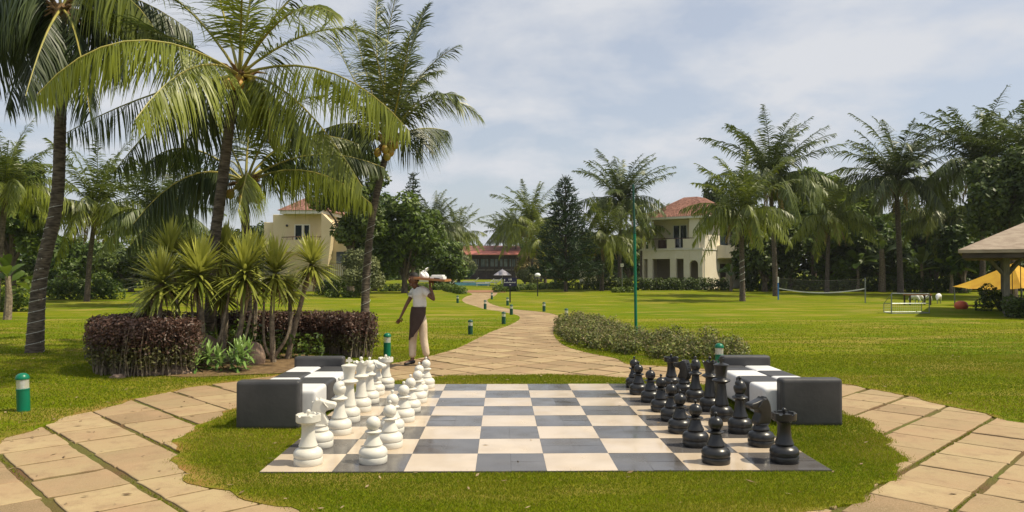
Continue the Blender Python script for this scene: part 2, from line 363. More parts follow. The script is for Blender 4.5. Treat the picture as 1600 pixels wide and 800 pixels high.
# far ground sheet (soil under everything), reaches the horizon
g = MB(); g.add([(-900, -60, -.03), (900, -60, -.03), (900, 1100, -.03), (-900, 1100, -.03)], [(0, 1, 2, 3)])
tag(g.build('ground', M['lawn']), kind='structure')
soil = MB(); soil.add([(-15, -3.5, -.014), (15, -3.5, -.014), (15, 62, -.014), (-15, 62, -.014)], [(0, 1, 2, 3)])
tag(soil.build('joint_soil', mat('joint_moss', (.12, .065, .025), (.10, .115, .012), rough=1, scale=.9, bump=1, bscale=60)), kind='structure')
def cdt_sheet():
    pts = []; edges = []
    def loop(P):
        o = len(pts); pts.extend(Vector((p[0], p[1])) for p in P); n = len(P); edges.extend((o+i, o+(i+1) % n) for i in range(n))
    loop([(-160, -20), (160, -20), (160, 230), (-160, 230)])
    loop(pave); loop(isl)
    extra = []
    for _ in range(5200):
        a = random.uniform(0, 2*PI); r = random.uniform(3.0, 6.2); extra.append((IC.x+r*math.cos(a), IC.y+r*math.sin(a)))
    for i in range(700): extra.append((random.uniform(-9, 9), random.uniform(9, 30)))
    for i in range(600): extra.append((random.uniform(-90, 90), random.uniform(20, 150)))
    pts.extend(Vector(p) for p in extra)
    v, e, f, *_ = geometry.delaunay_2d_cdt(pts, edges, [], 0, 1e-5)
    cen = np.array([[sum(v[i][0] for i in q)/len(q), sum(v[i][1] for i in q)/len(q)] for q in f])
    keep = is_lawn(cen); f = [q for q, k in zip(f, keep) if k]
    V = np.array([[p[0], p[1], .005] for p in v]); r = np.hypot(V[:, 0]-IC.x, V[:, 1]-IC.y)
    ang = np.arctan2(V[:, 1]-IC.y, V[:, 0]-IC.x)
    earth = np.clip(1-np.abs(r-IR)/.30, 0, 1)*np.clip(.35+.9*np.cos(ang-PI*.94), 0, 1)+np.clip(1-np.abs(r-5.38)/.35, 0, 1)*.75
    me = bpy.data.meshes.new('lawn'); me.from_pydata(V.tolist(), [], f)
    a = me.attributes.new('earth', 'FLOAT', 'POINT'); a.data.foreach_set('value', np.clip(earth, 0, 1).astype(np.float32))
    bm = bmesh.new(); bm.from_mesh(me)
    for q in bm.faces:
        if q.normal.z < 0: q.normal_flip()
    be = [e_ for e_ in bm.edges if e_.is_boundary]
    rr = bmesh.ops.extrude_edge_only(bm, edges=be)
    for q in rr['geom']:
        if isinstance(q, bmesh.types.BMVert): q.co.z = -.02
    bm.to_mesh(me); bm.free(); return link('lawn', me, M['lawn'])
tag(cdt_sheet(), kind='structure')

# sandstone slabs laid on the diagonal; two grids meet behind the board
def slabs():
    V = []; Fc = []; T = []
    def slab(c, e, n_, hw, hl):
        dx_ = [random.gauss(0, .008) for _ in range(8)]; z = random.uniform(-.003, .004); ed = .006
        base = len(V); cs = [(-hw, -hl), (hw, -hl), (hw, hl), (-hw, hl)]
        per = []
        for i in range(4):
            a_, b_ = cs[i], cs[(i+1) % 4]
            for k in range(6):
                t = k/6; per.append((a_[0]+(b_[0]-a_[0])*t+dx_[i]+random.gauss(0, .0028), a_[1]+(b_[1]-a_[1])*t+dx_[i+4]+random.gauss(0, .0028)))
        m_ = len(per)
        for zz_, s_ in ((-.02, 1.0), (z-.004, 1.0), (z, 1-ed/hw)):
            for p in per: q = c+e*(p[1]*s_)+n_*(p[0]*s_); V.append((q.x, q.y, zz_))
        V.append((c.x, c.y, z+.0005))
        for r_ in range(2):
            for k in range(m_): Fc.append((base+r_*m_+k, base+r_*m_+(k+1) % m_, base+(r_+1)*m_+(k+1) % m_, base+(r_+1)*m_+k))
        for k in range(m_): Fc.append((base+2*m_+k, base+2*m_+(k+1) % m_, base+3*m_, base+3*m_))
        t_ = random.random(); T.extend([t_]*(3*m_+1))
    for side in (0, 1):
        if side == 0: e, n_, sp, o, s2, o2 = Vector((.682, -.731, 0)), Vector((.731, .682, 0)), .618, 1.375, .62, -.28
        else: e, n_, sp, o, s2, o2 = Vector((.71, .704, 0)), Vector((-.704, .71, 0)), .598, 1.5, .60, .01
        for i in range(-30, 95):
            off = random.uniform(-.02, .02)
            for j in range(-110, 95):
                c = n_*(o+sp*(i+.5))+e*(o2+s2*(j+.5)+off)
                if c.y < 3.6 or c.y > 60 or (random.random() < .0) or abs(c.x) > 13: continue
                if c.y > 11.2:
                    if side == 0: continue
                elif (side == 0) != (c.x < .35): continue
                d = (c-IC).length
                if d < IR-.5: continue
                P = [c+e*a+n_*b_ for a in (-.3, 0, .3) for b_ in (-.3, 0, .3)]
                if not inpoly([(p.x, p.y) for p in P], pave).any(): continue
                slab(c, e, n_, sp/2-.024*random.uniform(.7, 1.5), s2/2-(.011 if c.y < 11 else .018)*random.uniform(.6, 1.9))
    return V, Fc, T
V, Fc, T = slabs()
me = bpy.data.meshes.new('paving'); me.from_pydata(V, [], [f if f[2] != f[3] else f[:3] for f in Fc])
a = me.attributes.new('tint', 'FLOAT', 'POINT'); a.data.foreach_set('value', np.array(T, dtype=np.float32))
tag(link('paving', me, M['stone']), kind='structure')

# ---------------------------------------------------------------- grass blades
BX0, BX1, BY0, BY1 = -2.04, 2.80, 6.28, 11.12
def blades(name, regions, seed, label):
    r = np.random.default_rng(seed); VV = []; TT = []
    for (x0, x1, y0, y1, dens, h, wd) in regions:
        n = int((x1-x0)*(y1-y0)*dens); P = np.column_stack([r.uniform(x0, x1, n), r.uniform(y0, y1, n)])
        P = P[(np.abs(P[:, 0]-.01*P[:, 1])/P[:, 1] < .72)]; P = P[r.random(len(P)) < np.clip((27-P[:, 1])/14, 0, 1)]
        J = P+r.normal(0, .035, P.shape); k = is_lawn(J) & ~((J[:, 0]*.4+P[:, 0]*.6 > BX0+.012) & (J[:, 0]*.4+P[:, 0]*.6 < BX1-.012) & (J[:, 1]*.4+P[:, 1]*.6 > BY0+.012) & (J[:, 1]*.4+P[:, 1]*.6 < BY1-.012))
        rad = np.hypot(P[:, 0]-IC.x, P[:, 1]-IC.y); ang = np.arctan2(P[:, 1]-IC.y, P[:, 0]-IC.x)
        bare = np.clip(1-np.abs(rad-IR)/.28, 0, 1)*np.clip(.2+1.1*np.cos(ang-PI*.94), 0, 1)+np.clip(1-np.abs(rad-5.38)/.3, 0, 1)*.5
        k &= r.random(len(P)) > bare*.95
        P = P[k]; n = len(P)
        big = .5+.5*np.sin(P[:, 0]*2.3+np.sin(P[:, 1]*1.7)*2)*np.sin(P[:, 1]*2.9+P[:, 0])
        a = r.uniform(0, 2*PI, n); hh = h*r.uniform(.45, 1.25, n)*(.8+.4*big); ww = wd*r.uniform(.7, 1.3, n); ln = r.uniform(.2, 1.0, n)*hh; b = r.uniform(0, 2*PI, n)
        c = np.column_stack([P, np.full(n, .008)])
        s = np.column_stack([np.cos(a)*ww, np.sin(a)*ww, np.zeros(n)]); l = np.column_stack([np.cos(b)*ln, np.sin(b)*ln, hh])
        VV.append(np.stack([c-s, c+s, c+l], 1).reshape(-1, 3))
        dry = np.clip(np.sin(P[:, 0]*1.1+1.7*np.sin(P[:, 1]*.8+1))*np.sin(P[:, 1]*1.6+1.3*np.sin(P[:, 0]*.9))*1.6-.5, 0, 1); t = np.clip(r.normal(.36, .27, n)+.25*(big-.5)+.35*dry, 0, 1); t = np.clip(t+.45*np.clip(1.2-np.hypot((P[:, 0]-1.2)/2.4, (P[:, 1]-5.4)/.9), 0, 1)*r.random(n)+.5*np.clip(1-np.abs(rad[k]-IR)/.35, 0, 1)*r.random(n)**2, 0, 1); t = np.where(r.random(n) < .05, 1, t); t = t*.8; t = np.where(r.random(n) < .05+.16*dry, r.uniform(.9, 1, n), t); TT.append(np.repeat(t, 3))
    V = np.concatenate(VV); return tag(np_obj(name, V, np.arange(len(V)).reshape(-1, 3), M['grass'], tint=np.concatenate(TT)), label, kind='stuff')
blades('lawn_grass', [(-3.5, 4.2, 4.6, 7.6, 15000, .017, .0030), (-3.6, 4.3, 7.6, 12.4, 6500, .020, .0038)], 1, 'short green grass growing round the chess board')
blades('lawn_grass', [(-12, -3, 7, 15, 2300, .022, .0055), (-3, 3, 12, 16, 2300, .022, .0055), (3, 13, 7, 15, 2500, .022, .0055), (-19, 20, 15, 27, 620, .026, .009)], 2, 'short green grass of the lawn beyond the paving')

# tufts in the wide paving joints
def joint_grass():
    r = np.random.default_rng(5); PP = []
    for side in (0, 1):
        e, n_, sp, o = ((.682, -.731), (.731, .682), .618, 1.375) if side == 0 else ((.71, .704), (-.704, .71), .598, 1.5)
        for i in range(-3, 5):
            m_ = 5200; s = r.uniform(-10, 14, m_); q = r.normal(0, .009, m_)
            wgt = np.clip(np.sin(s*1.3+i*2.1+side)+.5, 0, 1)
            x = n_[0]*(o+sp*i+q)+e[0]*s; y = n_[1]*(o+sp*i+q)+e[1]*s
            k = (r.random(m_) < wgt) & ((x < .35) == (side == 0)) & (y > 4.6) & (y < 9)
            PP.append(np.column_stack([x[k], y[k]]))
    P = np.concatenate(PP); P = P[~is_lawn(P)]; n = len(P)
    a = r.uniform(0, 2*PI, n); hh = r.uniform(.008, .022, n); b = r.uniform(0, 2*PI, n)
    c = np.column_stack([P, np.full(n, -.014)]); s = np.column_stack([np.cos(a)*.003, np.sin(a)*.003, np.zeros(n)]); l = np.column_stack([np.cos(b)*.012, np.sin(b)*.012, hh])
    V = np.stack([c-s, c+s, c+l], 1).reshape(-1, 3)
    tag(np_obj('joint_grass', V, np.arange(len(V)).reshape(-1, 3), M['grass'], tint=np.repeat(r.uniform(.1, .6, n), 3)), 'thin grass growing in the joints between the stone slabs', kind='stuff')
joint_grass()

# ---------------------------------------------------------------- chess board
bt = thing('chess_board', 'large glossy tiled chess board of cream and charcoal squares set flush in the lawn', 'chess board', (BX0+.02, BY0+.02, 0))
sq = .6
for kind, mn in ((0, 'sq_light'), (1, 'sq_dark')):
    mb = MB()
    for i in range(8):
        for j in range(8):
            if (i+j) % 2 == kind:
                for p in range(2 if kind else 1):
                    for q in range(2 if kind else 1):
                        w_ = .3 if kind else .6
                        x, y = i*sq+p*.3, j*sq+q*.3; z = .019+random.uniform(-.0003, .0003); tx, ty = random.gauss(0, .0006), random.gauss(0, .0006); e = .0006
                        mb.add([(x+e, y+e, z-tx-ty), (x+w_-e, y+e, z+tx-ty), (x+w_-e, y+w_-e, z+tx+ty), (x+e, y+w_-e, z-tx+ty)], [(0, 1, 2, 3)])
    mb.build('light_squares' if kind == 0 else 'dark_squares', M[mn], bt)
MB().box(-.004, 4.804, -.004, 4.804, -.005, .0165).build('slab', M['sq_joint'], bt)

# ---------------------------------------------------------------- chess pieces
BASE = [(.0, 0), (.118, 0), (.122, .006), (.124, .05), (.122, .054), (.114, .056), (.114, .062), (.122, .066), (.126, .085), (.122, .105), (.108, .125), (.085, .138), (.076, .143), (.080, .150), (.082, .158), (.078, .168)]
def stretchbase(k): return [(r, z*k) for r, z in BASE]
def ballprof(r, zc, a0, a1, n=12): return [(r*math.cos(a0+(a1-a0)*i/n), zc+r*math.sin(a0+(a1-a0)*i/n)) for i in range(n+1)]
def make_piece(kind, colour):
    adj = 'white' if colour == 'w' else 'black'
    m = M['piece_white'] if colour == 'w' else M['piece_black']
    t = thing(f'{adj}_{kind}', '', f'chess {kind}')
    body = MB(); top = MB(); knob_h = .012
    if kind == 'pawn':
        body.lathe(stretchbase(1)+[(.060, .20), (.050, .235), (.047, .25), (.062, .256), (.072, .262), (.074, .270), (.066, .276), (.045, .280)]+ballprof(.064, .338, -1.0, 1.5), 36)
        top.lathe([(.006, .395), (.008, .40), (.010, .412)]+ballprof(.017, .425, -.9, 1.5, 6), 14)
    if kind == 'rook':
        body.lathe(stretchbase(1.02)+[(.064, .21), (.058, .26), (.056, .32), (.062, .345), (.070, .352), (.100, .362), (.104, .368)], 36)
        cr = MB()
        def mod(r, z, a, j):
            return (r, z-(.012 if j in (2, 3) and (math.cos(6*a) > .75) else 0))
        cr.lathe([(.098, .362), (.106, .372), (.106, .430), (.088, .430), (.086, .412), (.002, .410)], 72, mod=mod)
        cr.build('battlements', m, t, smooth=True, angle=30)
        top.lathe([(.010, .405), (.010, .440)]+ballprof(.020, .452, -.9, 1.5, 6), 14)
    if kind == 'knight':
        body.lathe(stretchbase(1.02)+[(.070, .180), (.066, .195), (.074, .205), (.070, .215), (.04, .218)], 36)
        hd = MB()
        poly = [(-.075, .205), (-.088, .26), (-.090, .32), (-.082, .38), (-.066, .425), (-.050, .448), (-.042, .470), (-.030, .452), (-.010, .452), (0, .466), (.008, .450), (.040, .440), (.085, .425), (.125, .418), (.146, .412), (.152, .395), (.148, .372), (.128, .360), (.095, .352), (.060, .345), (.040, .325), (.048, .295), (.066, .262), (.078, .235), (.072, .205)]
        hd.prism(poly, -.052, .052)
        hh = hd.build('horse_head', m, t, smooth=True, bevel=.018, bseg=4, angle=60)
        ey = MB(); ey.ball((.035, -.052, .415), .010, 10, 6); ey.ball((.035, .052, .415), .010, 10, 6)
        for k in range(6): ey.box(-.10+.004*k, -.07+.004*k, -.018, .018, .25+k*.032, .268+k*.032)
        ey.build('mane', m, t, smooth=True, bevel=.004)
        for s in (-1, 1):
            MB().tube([(.03, s*.054, .43), (.05, s*.056, .40), (.075, s*.055, .375)], [.007, .008, .006], 6).build('cheek', m, hh, smooth=True)
        top = None
    if kind == 'bishop':
        body.lathe(stretchbase(1.08)+[(.060, .22), (.050, .29), (.048, .335), (.062, .345), (.080, .352), (.084, .362), (.074, .372), (.052, .378), (.044, .40), (.046, .405)], 36)
        def mod(r, z, a, j):
            d = math.exp(-((z-.475-.35*r*math.cos(a))/.011)**2)*max(0, math.cos(a))
            return (r*(1-.32*d), z)
        mi = MB(); mi.lathe([(.044, .400), (.056, .42), (.064, .445), (.0655, .46), (.0650, .47), (.0635, .48), (.061, .49), (.056, .505), (.045, .522), (.028, .536), (.012, .543)], 48, mod=mod)
        mi.build('mitre', m, t, smooth=True, angle=60)
        top.lathe([(.008, .538), (.008, .552)]+ballprof(.018, .562, -.9, 1.5, 6), 14)
    if kind == 'queen':
        body.lathe(stretchbase(1.12)+[(.062, .24), (.052, .34), (.050, .385), (.066, .395), (.090, .408), (.094, .418), (.082, .430), (.056, .442), (.052, .455), (.060, .50), (.074, .545), (.082, .562)], 36)
        cr = MB()
        def mod(r, z, a, j): return (r, z-(.022*(.5-.5*math.cos(8*a)) if j in (1, 2) else 0))
        cr.lathe([(.082, .556), (.090, .600), (.078, .600), (.066, .572), (.03, .585), (.004, .588)], 64, mod=mod); cr.build('crown', m, t, smooth=True, angle=35)
        top.lathe([(.012, .58), (.010, .61)]+ballprof(.021, .628, -.9, 1.5, 6), 14)
    if kind == 'king':
        body.lathe(stretchbase(1.14)+[(.064, .25), (.054, .36), (.052, .41), (.068, .42), (.098, .436), (.102, .446), (.090, .460), (.060, .470), (.056, .485), (.064, .54), (.078, .595), (.086, .612), (.086, .622), (.070, .628), (.03, .640), (.004, .642)], 36)
        cr = MB(); cr.prism([(-.010, .635), (.010, .635), (.012, .662), (.030, .656), (.038, .672), (.030, .690), (.014, .684), (.016, .704), (0, .714), (-.016, .704), (-.014, .684), (-.030, .690), (-.038, .672), (-.030, .656), (-.012, .662)], -.010, .010)
        cr.build('cross', m, t, bevel=.003); top = None
    body.build('body', m, t, smooth=True, angle=32)
    if top is not None: top.build('knob', m, t, smooth=True)
    return t
order = ['rook', 'knight', 'bishop', 'king', 'queen', 'bishop', 'knight', 'rook']
side_word = {0: 'near', 1: 'near', 2: 'near', 3: '', 4: '', 5: 'far', 6: 'far', 7: 'far'}
beside = ['the near rook', 'the near knight', 'the near bishop', 'the king', 'the queen', 'the far bishop', 'the far knight', 'the far rook']
for colr, xr, xp, sgn in (('w', -1.70, -1.10, 1), ('b', 2.48, 1.88, -1)):
    adj = 'white' if colr == 'w' else 'black'; protos = {}
    for j in range(8):
        y = 6.6+.6*j
        for kind, x in ((order[j], xr), ('pawn', xp)):
            if kind == 'pawn':
                lab = f'{adj} plastic pawn on the board beside {beside[j]} of its own side'
                if colr == 'w' and j == 0: lab = 'white pawn at the near edge, round headed with its knob missing'
                if j == 7: lab = f'{adj} plastic pawn at the far edge of the board, farthest of its row'
            else:
                ends = {'rook': 'at the {} corner of the board', 'knight': 'horse-head, the {} of the two on its side', 'bishop': 'with ball mitre, the {} of the two on its side'}
                if kind == 'king': lab = f'tall {adj} king with a cross on its crown standing between bishop and queen'
                elif kind == 'queen': lab = f'tall {adj} queen with a scalloped crown and knob beside the king'
                else: lab = f'{adj} giant {kind} '+ends[kind].format(side_word[j]+('er' if kind != 'rook' and side_word[j] == 'near' else ('ther' if False else '')))
                lab = lab.replace('the far of', 'the farther of')
            if kind not in protos: o = make_piece(kind, colr); protos[kind] = o
            else: o = dup(protos[kind])
            rz = (0 if sgn > 0 else PI)+random.uniform(-.12, .12)
            if kind == 'knight': rz = (.15 if sgn > 0 else PI+.35) if j < 3 else (-.5 if sgn > 0 else PI-.9)
            if kind == 'king': rz = random.uniform(-.3, .3)
            o.location = (x+random.uniform(-.035, .035), y+random.uniform(-.03, .03)-.02, .0195); o.rotation_euler = (0, 0, rz)
            o['label'] = lab; o['group'] = f'{adj} giant chess pieces on the board'
            if colr == 'w' and kind == 'pawn' and j == 0: first_pawn = o
# the near white pawn has lost its knob; the others get it from this prototype first
wp = [o for o in C.objects if o.name.startswith('knob') and o.parent is first_pawn]
for k in wp: bpy.data.objects.remove(k)

# ---------------------------------------------------------------- checker benches
def bench(label, cx_, cy_, face, y0, y1):
    t = thing('checker_bench', label, 'bench', (cx_, cy_, 0), 0, 'checkered benches either side of the board')
    L_ = y1-y0; hw = .34
    for yy in (0, L_):
        a = MB(); a.box(-hw, hw, yy-.08, yy+.08, .0, .52); arm = a.build('armrest', M['bench_black'], t, smooth=True, bevel=.048, bseg=5, angle=60)
        pi_ = MB()
        for q_ in (-1, 1):
            yq = yy+q_*.066; pi_.tube([(-hw+.014, yq, .02), (-hw+.014, yq, .49), (-hw+.03, yq, .506), (hw-.03, yq, .506), (hw-.014, yq, .49), (hw-.014, yq, .02)], .006, 6)
        pi_.build('piping', M['bench_black'], arm, smooth=True)
        ft = MB()
        for q_ in (-1, 1): ft.box(q_*(hw-.08)-.03, q_*(hw-.08)+.03, yy-.05, yy+.05, -.01, .012)
        ft.build('foot', M['black'], arm)
    n = 4; seg = (L_-.17)/n
    x_in = hw+.14 if face > 0 else -(hw+.14); x_mid = 0.05*face; x_out = -hw*.95*face
    for k in range(n):
        ya = .085+k*seg+.002; yb = ya+seg-.004
        for c_, (xa, xb) in enumerate(((x_in, x_mid), (x_mid, x_out))):
            dark = (k+c_) % 2 == 1
            x0_, x1_ = sorted((xa, xb))
            mb = MB(); mb.box(x0_+.002, x1_-.002, ya, yb, .05 if c_ == 0 else .08, .395 if not c_ else .392)
            mb.build('seat_cushion', M['bench_black'] if dark else M['bench_white'], t, smooth=True, bevel=.05, bseg=5, angle=60)
    return t
bench('black and white checkered bench left of the board, behind the white pieces', -2.50, 8.12, 1, 8.12, 10.35)
bench('black and white checkered bench right of the board, behind the black pieces', 3.38, 8.20, -1, 8.20, 10.38)

# ---------------------------------------------------------------- bollard lights
def bollard(gm='green'):
    t = thing('bollard_light', '', 'bollard light', group='green bollard lights along the path')
    MB().lathe([(.001, -.02), (.075, -.02), (.075, .25), (.078, .252), (.078, .268), (.06, .27)], 24).build('post', M[gm], t, smooth=True, angle=30)
    MB().lathe([(.070, .268), (.072, .27), (.072, .385), (.070, .387)], 24).build('lens', M['lens'], t, smooth=True, angle=30)
    MB().lathe([(.012, .27), (.02, .28), (.02, .31), (.028, .32), (.030, .345), (.018, .37), (.004, .375)], 12).build('bulb', M['white'], t, smooth=True)
    MB().lathe([(.001, .384), (.080, .384), (.083, .392), (.079, .412), (.066, .436), (.045, .453), (.020, .460), (.002, .461)], 24).build('cap', M[gm], t, smooth=True, angle=50)
    return t
bl = None
bspots = [(37, 643, 'green domed bollard light on the lawn at the left edge of the photo'), (605, 557, 'green bollard light behind the white pieces, beside the waiter'),
          (1124, 579, 'green bollard light behind the black pieces, beside the right bench'), (735, 523, 'green bollard light on lawn left of the path, between the waiter and the bend'),
          (787, 506.5, 'green bollard light inside the left bend of the path'), (885, 500, 'bollard light at the far end of the shrub bed'),
          (850, 487, 'bollard light right of the path just beyond the shrub bed'), (799, 492, 'dark bollard light at the tip of the left bend'),
          (758, 483, 'dark bollard light left of the narrow far path'), (793, 477.5, 'small bollard light behind the navy signpost'),
          (768.5, 468, 'small bollard light on the right side of the far path'), (715, 473.5, 'small bollard light left of the path near the low clipped plants'),
          (724, 455.5, 'tiny farthest bollard light near the pool')]
for i, (x, y, lab) in enumerate(bspots):
    if i in (0, 3): bl = o = bollard('green' if i == 0 else 'green_dark')
    else: o = dup(bl)
    p = gr(x, y); o.location = (p.x, p.y, .012); o['label'] = lab; o.rotation_euler = (0, R(-3) if i == 0 else 0, i); o.scale = (.94, .94, .98) if i < 3 else (.85, .85, .84)

# ---------------------------------------------------------------- foliage tools
def frond_arr(p0, p1, p2, n=46, wl=.045, ll=.75, droop=.5, rise=.25, tint0=.3, tintv=.2, seed=0, sweep0=.35, sweep1=1.0, start=.14, split=1.0):
    """rachis is a quadratic curve p0-p1-p2; leaflets on both sides, each a bent 3-quad strip"""
    r = np.random.default_rng(seed); p0, p1, p2 = (np.array(p, float) for p in (p0, p1, p2))
    t = np.repeat(np.linspace(start, 1, n), 2); side = np.tile([1, -1], n).astype(float); t = np.clip(t+r.normal(0, .004, 2*n), 0, 1)
    tc_ = t[:, None]
    P = (1-tc_)**2*p0+2*tc_*(1-tc_)*p1+tc_**2*p2; T = 2*(1-tc_)*(p1-p0)+2*tc_*(p2-p1); T /= np.linalg.norm(T, axis=1)[:, None]
    upv = np.array([0, 0, 1.]); Sd = np.cross(T, upv); Sd /= np.maximum(np.linalg.norm(Sd, axis=1)[:, None], 1e-3)
    # keep the side vector continuous near vertical
    ref = np.cross(p2-p0, upv); ref = ref/max(np.linalg.norm(ref), 1e-3) if np.linalg.norm(ref) > .05 else np.array([1., 0, 0])
    sg = np.sign(Sd@ref); sg[sg == 0] = 1; Sd = Sd*sg[:, None]
    Nn = np.cross(Sd, T); Nn *= np.sign(Nn[:, 2:3]+1e-6)
    ph = r.uniform(0, 6, 4); sw = sweep0+(sweep1-sweep0)*t+r.normal(0, .09, 2*n)+.10*np.sin(t*23+ph[0]+side)+.07*np.sin(t*51+ph[1]-side); ri = rise+r.normal(0, .14, 2*n)+.16*np.sin(t*17+ph[2]+side*2)+.10*np.sin(t*41+ph[3])
    D = (np.cos(sw)*side)[:, None]*Sd+np.sin(sw)[:, None]*T+ri[:, None]*Nn; D /= np.linalg.norm(D, axis=1)[:, None]
    prof = np.sin(np.clip(.16+.80*t, 0, 1)*PI)**.55*(1-.25*t); L_ = ll*prof*np.where(r.random(2*n) < .10, r.uniform(.35, .7, 2*n), r.uniform(.82, 1.10, 2*n))
    dr = droop*r.uniform(.7, 1.3, 2*n)
    W = T-np.sum(T*D, 1)[:, None]*D; W /= np.linalg.norm(W, axis=1)[:, None]; W = W*.85+Nn*.35*side[:, None]; 
    rows = []; 
    for s, wf in ((0, .5), (.35, 1), (.70, .75), (1, .06)):
        q = P+D*(L_*s*(1-.25*dr*s))[:, None]+np.array([0, 0, -1.])*(dr*L_*s**1.8*.85)[:, None]
        ww = W*(wl*.5*wf); rows += [q-ww, q+ww]
    V = np.stack(rows, 1).reshape(-1, 3); b = (np.arange(2*n)*8)[:, None]
    Fq = np.concatenate([b+np.array([2*k, 2*k+1, 2*k+3, 2*k+2]) for k in range(3)], 0)
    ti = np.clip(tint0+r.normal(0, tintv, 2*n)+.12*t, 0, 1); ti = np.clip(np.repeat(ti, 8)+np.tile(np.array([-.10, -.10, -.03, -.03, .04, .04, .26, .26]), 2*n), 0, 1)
    return V, Fq, ti
def rachis_arr(p0, p1, p2, r0, k=9, seg=5):
    mb = MB(); p0, p1, p2 = (Vector(p) for p in (p0, p1, p2))
    pts = [p0*(1-t)**2+p1*2*t*(1-t)+p2*t*t for t in [i/k for i in range(k+1)]]
    mb.tube(pts, [r0*(1-.85*(i/k)**.6)+.002 for i in range(k+1)], seg); return mb
def merge(parts):
    VV, FF, TT, o = [], [], [], 0
    for V, F_, t in parts: VV.append(V); FF.append(F_+o); TT.append(t); o += len(V)
    return np.concatenate(VV), np.concatenate(FF), np.concatenate(TT)
def quadtube(mb):
    V = np.array(mb.v); F_ = np.array([f for f in mb.f if len(f) == 4]); return V, F_
def trunk_mb(pts, r0, r1, rings=.10, seg=14):
    pts = [Vector(p) for p in pts]; mb = MB(); n = len(pts)
    dense = smooth3(pts, 10); tot = sum((dense[i+1]-dense[i]).length for i in range(len(dense)-1)); m_ = max(12, int(tot/rings*2))
    out = resample(dense, m_); rad = []
    for i in range(len(out)):
        t = i/(len(out)-1); rr = r1+(r0-r1)*(.45*(1-t)+.55*(1-t)**6); rad.append(rr*(1+(.045 if i % 2 else -.01))*random.uniform(.985, 1.015))
    mb.tube(out, rad, seg); return mb
def smooth3(P, n=8):
    out = []
    for i in range(len(P)-1):
        p0, p1, p2, p3 = P[max(i-1, 0)], P[i], P[i+1], P[min(i+2, len(P)-1)]
        for k in range(n):
            t = k/n; out.append(.5*((2*p1)+(p2-p0)*t+(2*p0-5*p1+4*p2-p3)*t*t+(3*p1-p0-3*p2+p3)*t**3))
    return out+[P[-1]]
def resample(P, m_):
    d = [0]
    for i in range(len(P)-1): d.append(d[-1]+(P[i+1]-P[i]).length)
    out = []; j = 0
    for i in range(m_+1):
        s = d[-1]*i/m_
        while j < len(d)-2 and d[j+1] < s: j += 1
        t = (s-d[j])/max(1e-9, d[j+1]-d[j]); out.append(P[j].lerp(P[j+1], min(1, t)))
    return out

def near_palm(label, cat, Y, trunk_px, crown_px, fronds, r0, r1, L_, seed, nuts=True, mname='frond', leafn=88, lw=.045, ll=.95):
    base = gr(*trunk_px[0]) if trunk_px[0][1] > 440 else at(*trunk_px[0], Y)
    base.z = 0; base = Vector((base.x, base.y, -.05)); 
    t = thing('coconut_palm', label, cat, (base.x, base.y, 0), 0, 'coconut palms of the garden')
    inv = -Vector((base.x, base.y, 0))
    pts = [base+inv]+[at(p[0], p[1], p[2] if len(p) > 2 else Y)+inv for p in trunk_px[1:]]
    trunk_mb(pts, r0, r1).build('trunk', M['trunk'], t, smooth=True, angle=80)
    cc_ = at(crown_px[0], crown_px[1], crown_px[2] if len(crown_px) > 2 else Y)+inv
    rr = random.Random(seed)
    for i, f in enumerate(fronds):
        # f: (ctrl px, ctrl py, ctrl dY, tip px, tip py, tip dY, tint, droop[, material])
        yb = crown_px[2] if len(crown_px) > 2 else Y
        c1 = at(f[0], f[1], yb+f[2])+inv; c2 = at(f[3], f[4], yb+f[5])+inv; mm = M[f[8]] if len(f) > 8 else M[mname]
        hang = f[7] > .68; V, F_, ti = frond_arr(cc_, c1, c2, int(leafn*(1.25 if hang else 1)), lw*(.74 if hang else .9), ll, f[7], -.75 if hang else .1, f[6], .15, seed*50+i, start=.14)
        fo = np_obj('frond', V, F_, mm, t, ti)
        rachis_arr(cc_, c1, c2, .035).build('rachis', M['rachis'], fo, smooth=True)
    fb = MB()
    for k in range(26):
        a = rr.uniform(0, 2*PI); e = rr.uniform(-.9, .8); l = rr.uniform(.25, .55)
        d = Vector((math.cos(a)*math.cos(e), math.sin(a)*math.cos(e), math.sin(e)))
        fb.tube([cc_-Vector((0, 0, .12)), cc_+d*l*.6, cc_+d*l+Vector((0, 0, -.15*l))], [.06, .035, .008], 5)
    fb.ball(cc_-Vector((0, 0, .12)), .17, 10, 7, (1, 1, 1.5)); fb.build('crown_fibre', M['fibre'], t, smooth=True)
    if nuts:
        for k in range(nuts if isinstance(nuts, int) and nuts > 1 else 7):
            a = rr.uniform(PI*.9, 2.1*PI); p = cc_+Vector((math.cos(a)*rr.uniform(.22, .36), math.sin(a)*rr.uniform(.2, .34), rr.uniform(-.42, -.10)))
            MB().ball(p, .095, 12, 8, (1, 1, 1.2)).build('coconut', M['coconut'], t, smooth=True)
    return t

